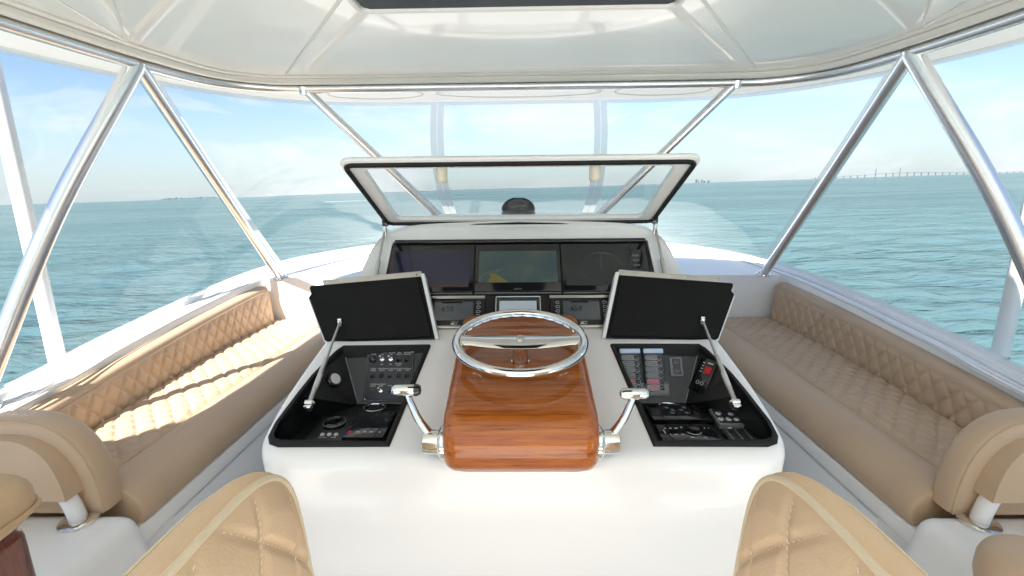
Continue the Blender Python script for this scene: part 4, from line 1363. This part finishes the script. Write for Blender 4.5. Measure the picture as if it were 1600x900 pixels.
for s, lb in ((-1, 'chrome throttle lever on the left side of the wooden pod'), (1, 'chrome throttle lever on the right side of the wooden pod')):
    hub = Vector((s * .24, 1.123, .825))
    t = thing('throttle_lever', lb, 'throttle lever', hub, 'throttle levers')
    HMx = frame(hub, (0, 1, 0), (0, 0, 1))               # local z along +x
    if s < 0:
        HMx = HMx @ Matrix.Rotation(math.pi, 4, 'X')
    mk('flange', MB().lathe([(.046, -.040), (.046, -.026), (.040, -.018), (.034, -.016)], HMx, 28), 'chrome', t)
    mk('hub', MB().lathe([(.033, -.018), (.033, .010), (.030, .024), (.022, .029), (.002, .030)], HMx, 28), 'chrome', t)
    hd = Vector((s * .313, 1.15, .965))
    if s > 0: hd = Vector((.309, 1.15, .952))
    armp = catmull([hub + Vector((s * .004, 0, .016)), Vector((s * .276, 1.133, .882)), Vector((s * .298, 1.143, .925)), hd], 8)
    mk('arm', MB().tube(armp, [.0150 - .005 * i / (len(armp) - 1) for i in range(len(armp))], 12, flat=.75), 'chrome', t)
    gx = Matrix.Translation(hd) @ Matrix.Rotation(math.pi / 2, 4, 'Y')
    mk('handle', MB().lathe([(.002, -.040), (.011, -.037), (.0155, -.028), (.016, 0), (.0155, .028), (.011, .036), (.002, .038)], gx, 20), 'chrome', t)
    if s < 0:
        mk('handle_button', MB().lathe([(.0165, .024), (.0165, .032), (.012, .040), (.002, .042)], gx, 16), 'black_gloss', t)

# ------------------------------------------------------------------ settees
XB = [(1.3, 1.80), (1.75, 1.865), (2.4, 1.93), (3.0, 1.95), (3.5, 1.935)]
def xb(y):
    return interp(XB, y) if not 1.3 <= y <= 3.5 else float(xbs(y))
_xy = catmull([(a, b_, 0) for a, b_ in XB], 20)
def xbs(y):
    return np.interp(y, [p.x for p in _xy], [p.y for p in _xy])
def settee(s, label):
    t = thing('settee', label, 'settee', (s * 1.6, 2.4, 0), 'settees along the coaming')
    y0, y1 = 1.40, 3.465
    XS = 1.515
    def seat(u, v):
        y = y0 + (y1 - y0) * u
        xo = xb(y) - .004
        x = xo + (XS - xo) * v
        e = min(1, min(u, 1 - u) * 40, (1 - v) * 14 + .05, v * 14 + .1)
        return Vector((s * x, y, .488 + .012 * e ** .5 + quilt(y, x, .100, .094, .0108) * e))
    mb = MB().grid(seat, 250, 54)
    A = [seat(u / 40, 0) for u in range(41)]
    for edge in ([seat(i / 40, 0) for i in range(41)], [seat(i / 40, 1) for i in range(41)], [seat(0, i / 10) for i in range(11)], [seat(1, i / 10) for i in range(11)]):
        mb.strip(edge, [Vector((p.x, p.y, .36)) for p in edge])
    mk('seat_cushion', mb, 'tan', t, angle=70)
    prof = [(1.535, .36), (1.532, .470), (1.518, .488), (1.50, .499), (1.46, .505), (1.41, .497), (1.365, .475), (1.335, .44), (1.325, .40), (1.332, .37), (1.36, .352), (1.52, .352)]
    bol = MB()
    rings = []
    for yy, k in ((1.372, .80), (1.376, .91), (1.388, .98), (1.41, 1), (3.44, 1), (3.462, .98)):
        rings.append([Vector((s * (1.43 + (x - 1.43) * (1 - (1 - k) * .5)), yy, .42 + (z - .42) * (1 - (1 - k) * .5))) for x, z in catmull2(prof)])
    # refine along the length with slight sag
    fine = []
    for a, c in zip(rings[:-1], rings[1:]):
        m_ = 30 if (c[0].y - a[0].y) > .5 else 2
        for k in range(m_):
            w_ = k / m_
            rr = [p.lerp(q, w_) for p, q in zip(a, c)]
            fine.append([Vector((p.x, p.y, p.z + .0018 * math.sin(7.3 * p.y + s) + .0012 * math.sin(19 * p.y))) for p in rr])
    fine.append(rings[-1])
    for a, c in zip(fine[:-1], fine[1:]):
        bol.strip(a, c, True)
    bol.add(fine[0], [tuple(range(len(fine[0])))])
    bol.add(fine[-1], [tuple(range(len(fine[-1])))])
    mk('front_bolster', bol, 'tan', t, angle=60)
    mk('seam_piping', MB().tube([(s * 1.520, yy, .492) for yy in np.linspace(1.40, 3.45, 30)], .0028, 6), 'tan', t)
    # backrest : quilted face, smooth rolled top
    b0, b1 = 1.36, 3.43
    def zt(y):
        return zl(y) - .045
    def bface(u, v):
        y = b0 + (b1 - b0) * u
        z0 = .47
        z = z0 + (zt(y) - .03 - z0) * v
        e = max(0, min(1, min(u, 1 - u) * 40, (1 - v) * 8 + .0, v * 20))
        end = min(1, (1 - u) * 60, u * 60)
        lean = .02 * v
        return Vector((s * (xb(y) + lean - quilt(y, z * 1.0, .094, .118, .0100) * e - .008 * end), y, z))
    bm_ = MB().grid(bface, 250, 26)
    mk('backrest', bm_, 'tan', t, angle=80)
    top = MB()
    N = 60
    def troll(u, v):
        y = b0 + (b1 - b0) * u
        a = math.pi * v
        end = 1 if 0 < u < 1 else .8
        base = xb(y) + .02 - .006
        return Vector((s * (base + .05 - .05 * math.cos(a) * end), y, zt(y) - .033 + .040 * math.sin(a) ** .7 * end))
    top.grid(troll, N, 10)
    for u in (0, 1):
        ring = [troll(u, k / 10) for k in range(11)]
        low = [Vector((p.x, p.y, .47)) for p in ring]
        top.strip(ring, low)
    bk = [troll(k / N, 1) for k in range(N + 1)]
    top.strip(bk, [Vector((p.x, p.y, .47)) for p in bk])
    mk('backrest_top', top, 'tan', t, angle=60)
    mk('backrest_piping', MB().tube([Vector((s * (xb(y) + .012), y, zt(y) - .032)) for y in np.linspace(b0, b1, 60)], .003, 6), 'tan', t)
    # moulded base with a lift-up front panel
    base = MB()
    base.box((s * 1.665, 2.42, .315), (.66, 2.14, .07), .012, 3)
    mk('base_lip', base, 'gelcoat_shell', t)
    mk('base', MB().box((s * 1.675, 2.42, .14), (.62, 2.10, .279), .004, 2), 'gelcoat_shell', t)
    mk('locker_panel', MB().box((s * 1.358, 2.45, .165), (.014, 1.85, .19), .005, 2), 'gelcoat', t)
def catmull2(pts):
    return [(p.x, p.y) for p in catmull([(a, b_, 0) for a, b_ in pts], 4, True)]
settee(-1, 'tan quilted settee on the left with sunlight across its seat')
settee(1, 'tan quilted settee on the right lying in shade')

# ------------------------------------------------------------------ aft seat boxes with their backrests
for s, nm in ((-1, 'left'), (1, 'right')):
    t = thing('seat_box', 'white moulded seat box at the aft end of the %s settee' % nm, 'seat box', (s * 1.6, .95, 0), 'white seat boxes')
    bm = bmesh.new()
    bx0, bx1 = 1.30, 1.90
    pts = [(1.225, .35), (1.245, 1.345), (1.90, 1.345), (1.90, .35)]
    lo = [bm.verts.new((s * (x - .03 * (x < 1.5)), y, .0)) for x, y in pts]
    hi = [bm.verts.new((s * (x + .045 * (x < 1.5)), y - .02 * (y > 1), .452)) for x, y in pts]
    bm.faces.new(lo)
    bm.faces.new(hi)
    for i in range(4):
        bm.faces.new((lo[i], lo[(i + 1) % 4], hi[(i + 1) % 4], hi[i]))
    bmesh.ops.recalc_face_normals(bm, faces=bm.faces)
    es = [e for e in bm.edges if not all(v.co.z < .01 for v in e.verts)]
    bmesh.ops.bevel(bm, geom=es, offset=.055, segments=6, profile=.5, affect='EDGES')
    mk('box_moulding', MB().bm(bm), 'gelcoat_shell', t, angle=50)

    t = thing('companion_seat', 'tan rounded seat back on a bent white post at the %s edge' % nm, 'seat', (s * 1.47, 1.30, .45), 'seat backs on white posts')
    cx, cz, A, Bh, y_c = 1.675, .462, .287, .325, 1.30
    # D-shaped pad, rotated slightly, thick with rounded edges
    def dpt(a):
        x = A * math.copysign(abs(math.cos(a)) ** .8, math.cos(a))
        z = Bh * abs(math.sin(a)) ** .82
        return x, z
    outl_ = [dpt(a) for a in np.linspace(0, math.pi, 36)]
    def pad_mesh(k0, yy0, yy1, zlow, bulge):
        mb = MB()
        rings = []
        for dy, kk in ((0, .95), (.06, .98), (.2, 1.0), (.8, 1.0), (.94, .98), (1, .95)):
            rings.append([Vector((s * (cx - x * k0 * kk), yy0 + (yy1 - yy0) * dy + .10 * (z / Bh) ** 2 * .25, cz + zlow + z * k0 * kk)) for x, z in outl_])
        for a, c in zip(rings[:-1], rings[1:]):
            mb.strip(a, c, True)
        for r_, sg in ((rings[0], -1), (rings[-1], 1)):
            c_ = sum(r_, Vector()) / len(r_) + Vector((0, sg * bulge, 0))
            m_ = [p.lerp(c_, .5) + Vector((0, sg * bulge * .7, 0)) for p in r_]
            mb.strip(r_, m_, True)
            n_ = len(m_)
            mb.add(m_ + [c_], [(i, (i + 1) % n_, n_) for i in range(n_)])
        return mb
    mk('cushion', pad_mesh(1.0, y_c + .0, y_c + .09, -.005, .012), 'tan', t, angle=50)
    mk('edge_piping', MB().tube([Vector((s * (cx - x * .975), y_c + .003 + .025 * (z / Bh) ** 2, cz - .005 + z * .975)) for x, z in outl_], .0035, 6), 'tan', t)
    mb = MB()
    sub = [dpt(a) for a in np.linspace(rad(14), math.pi - rad(14), 30)]
    A0 = [Vector((s * (cx - x * .85), y_c - .068 + .045 * (z / Bh) ** 2, cz + z * .85)) for x, z in sub]
    B0 = [Vector((p.x, y_c + .02, p.z)) for p in A0]
    A1 = [p + (Vector((s * cx, p.y - .012, cz + .1)) - p) * .12 for p in A0]
    mb.strip(B0, A0)
    mb.strip(A0, A1)
    low0 = [p for p in A1]
    c_ = sum(A1, Vector()) / len(A1) + Vector((0, -.012, 0))
    mb.add(A1 + [c_], [(i, (i + 1), len(A1)) for i in range(len(A1) - 1)] + [(len(A1) - 1, 0, len(A1))])
    mb.add([B0[0], B0[-1], A0[-1], A0[0]], [(0, 1, 2, 3)])
    mb.add([A0[0], A0[-1], A1[-1], A1[0]], [(0, 1, 2, 3)])
    mk('back_pocket', mb, 'tan', t, angle=40)
    pa, pb, pc_ = Vector((s * 1.505, y_c - .020, .605)), Vector((s * 1.455, y_c - .03, .535)), Vector((s * 1.445, y_c - .03, .452))
    pp = [pa.lerp(pb, q / 12).lerp(pb.lerp(pc_, q / 12), q / 12) for q in range(13)]
    mk('post', MB().tube(pp, .0245, 16), 'white_paint', t)
    mk('post_flange', MB().lathe([(.054, 0), (.054, .006), (.044, .011), (.028, .013)], Matrix.Translation((s * 1.445, y_c - .03, .4525)), 24), 'chrome', t)

# ------------------------------------------------------------------ helm chairs, turned to face each other
def chair(s, label):
    t = thing('helm_chair', label, 'helm chair', (s * .62, .5, 0), 'helm chairs')
    y0, y1, z0, z1 = .14, .785, .46, 1.02
    def xf(z):
        return .452 - (1.0 - z) * .06
    loop = []
    yc, zc = (y0 + y1) / 2, (z0 + z1) / 2
    hy, hz_ = (y1 - y0) / 2, (z1 - z0) / 2
    N = 360
    for k in range(N):
        a = 2 * math.pi * k / N
        p = 4.6 if math.sin(a) > 0 else 5
        ca, sa = math.cos(a), math.sin(a)
        r_ = (abs(ca) ** p + abs(sa) ** p) ** (-1 / p)
        loop.append((yc + hy * ca * r_, zc + hz_ * sa * r_))
    def face(y, z, rr, sgn, dep):
        return Vector((s * (xf(z) + dep), y, z))
    mb = MB()
    K = 110
    verts = []
    def qc(y, z):
        a = abs(math.sin(math.pi * ((y - .02) / .15 + z / .19)))
        c = abs(math.sin(math.pi * ((y - .02) / .15 - z / .19)))
        q = min(1.0, min(a, c) / .42)
        return .004 + .009 * q * q * (3 - 2 * q) + .003 * (a * c)
    def fpt(k, j):
        rr = j / K
        y = yc + (loop[k][0] - yc) * rr
        z = zc + (loop[k][1] - zc) * rr
        e = min(1, (1 - rr) * 7)
        return Vector((s * (xf(z) - .052 * (1 - rr ** 2.4) - qc(y, z) * e), y, z))
    mb.grid(lambda u, v: fpt(int(round(u * N)) % N, int(round(v * (K - 1))) + 1), N, K - 1, cu=True)
    ctr = [fpt(k, 1) for k in range(N)]
    mb.add(ctr, [tuple(range(N))])
    mk('backrest_face', mb, 'tan_lit', t, angle=75)
    mb = MB()
    rings = []
    for d, kk in ((0, 1.0), (.006, 1.016), (.017, 1.029), (.032, 1.030), (.047, 1.014), (.061, .975), (.071, .915), (.078, .83), (.081, .68)):
        rings.append([Vector((s * (xf(zc + (z - zc) * kk) + d), yc + (y - yc) * kk, zc + (z - zc) * kk)) for y, z in loop])
    for a, c in zip(rings[:-1], rings[1:]):
        mb.strip(a, c, True)
    mb.add(rings[-1], [tuple(range(N))])
    mk('backrest_shell', mb, 'tan_lit', t, angle=60)
    mk('face_piping', MB().tube([Vector((s * (xf(z) + .001), y, z)) for y, z in loop], .0068, 8, closed=True), 'piping', t)
    mk('rear_piping', MB().tube([Vector((s * (xf(zc + (z - zc) * .955) + .068), yc + (y - yc) * .955, zc + (z - zc) * .955)) for y, z in loop], .0035, 6, closed=True), 'piping', t)
    # stitching along the diamond seams
    st = MB()
    def inside(y, z):
        p = 4.6 if z > zc else 5
        return (abs((y - yc) / hy) ** p + abs((z - zc) / hz_) ** p) ** (1 / p)
    for sgn in (-1, 1):
        for m_ in range(-14, 15):
            prev = None
            zz = z0
            while zz < z1:
                y = (m_ - sgn * zz / .19) * .15 + .02
                rr = inside(y, zz)
                if rr < .97:
                    e = min(1, (1 - rr) * 7)
                    P_ = Vector((s * (xf(zz) - .052 * (1 - rr ** 2.4) - .0066 * e), y, zz))
                    d_ = Vector((0, -sgn * .15 / .19, 1)).normalized()
                    n_ = Vector((s, 0, 0))
                    w_ = d_.cross(n_) * .0009
                    a_, b_ = P_ - d_ * .0028, P_ + d_ * .0028
                    o_ = -n_ * .0009
                    st.add([a_ - w_, b_ - w_, b_ + w_, a_ + w_, a_ + o_, b_ + o_], [(0, 1, 5, 4), (1, 2, 5), (2, 3, 4, 5), (3, 0, 4)])
                zz += .0085
    mk('stitching', st, 'thread', t, kind='stuff')
    mk('seat', MB().box((s * .20 + s * .02, yc, .50), (.36, .52, .10), .04, 4), 'tan_lit', t) if False else None
    mk('seat_cushion', MB().box((s * .56, yc, .40), (.46, .54, .11), .04, 4), 'tan_lit', t)
    mk('pedestal', MB().lathe([(.16, 0), (.16, .012), (.05, .03), (.045, .36)], Matrix.Translation((s * .56, yc, .0)), 24), 'chrome', t)
chair(-1, 'tan quilted helm chair back at bottom left, left of the console')
chair(1, 'tan quilted helm chair back at bottom right, right of the console')

# wooden armchair at the left edge, round stool cushion at the right edge
t = thing('wooden_armchair', 'dark varnished wood chair arm with a padded tan armrest at bottom left corner', 'armchair', (-1.15, .68, 0))
pad = MB()
pc = Vector((-1.062, .68, .930))
def padf(u, v):
    a, b_ = 2 * math.pi * u, math.pi * (v - .5)
    sp = lambda q, e: math.copysign(abs(q) ** e, q)
    x = .145 * sp(math.cos(b_), .6) * sp(math.cos(a), .5)
    y = .10 * sp(math.cos(b_), .6) * sp(math.sin(a), .6)
    z = .056 * sp(math.sin(b_), .7)
    return pc + Vector((x, y, z + .006 * math.sin(20 * y) * math.cos(b_)))
pad.grid(padf, 48, 20, cu=True)
mk('armrest_pad', pad, 'tan_pad', t, angle=80)
mk('pad_seam', MB().tube([pc + Vector((.1455 * math.copysign(abs(math.cos(a)) ** .5, math.cos(a)),   .1005 * math.copysign(abs(math.sin(a)) ** .6, math.sin(a)), -.012)) for a in np.linspace(0, 6.283, 60, endpoint=False)], .005, 8, closed=True), 'tan_pad', t)
mk('wooden_arm', MB().box((-1.082, .68, .795), (.235, .17, .165), .035, 5), 'dark_teak', t, angle=60)
mk('wooden_leg', MB().box((-1.11, .68, .36), (.17, .14, .72), .03, 4), 'dark_teak', t, angle=60)

t = thing('round_stool', 'rounded tan stool cushion at the bottom right corner against the seat box', 'stool', (1.24, .92, 0))
cu = MB()
sc_ = Vector((1.245, .93, .560))
cu.grid(lambda u, v: sc_ + Vector((.118 * math.copysign(abs(math.cos(math.pi * (v - .5))) ** .55, 1) * math.cos(2 * math.pi * u),
                                   .118 * abs(math.cos(math.pi * (v - .5))) ** .55 * math.sin(2 * math.pi * u),
                                   .075 * math.copysign(abs(math.sin(math.pi * (v - .5))) ** .7, v - .5))), 40, 18, cu=True)
mk('cushion', cu, 'tan', t, angle=80)
mk('stem', MB().lathe([(.09, 0), (.09, .012), (.028, .03), (.028, .52)], Matrix.Translation((1.13, .93, 0)), 20), 'chrome', t)
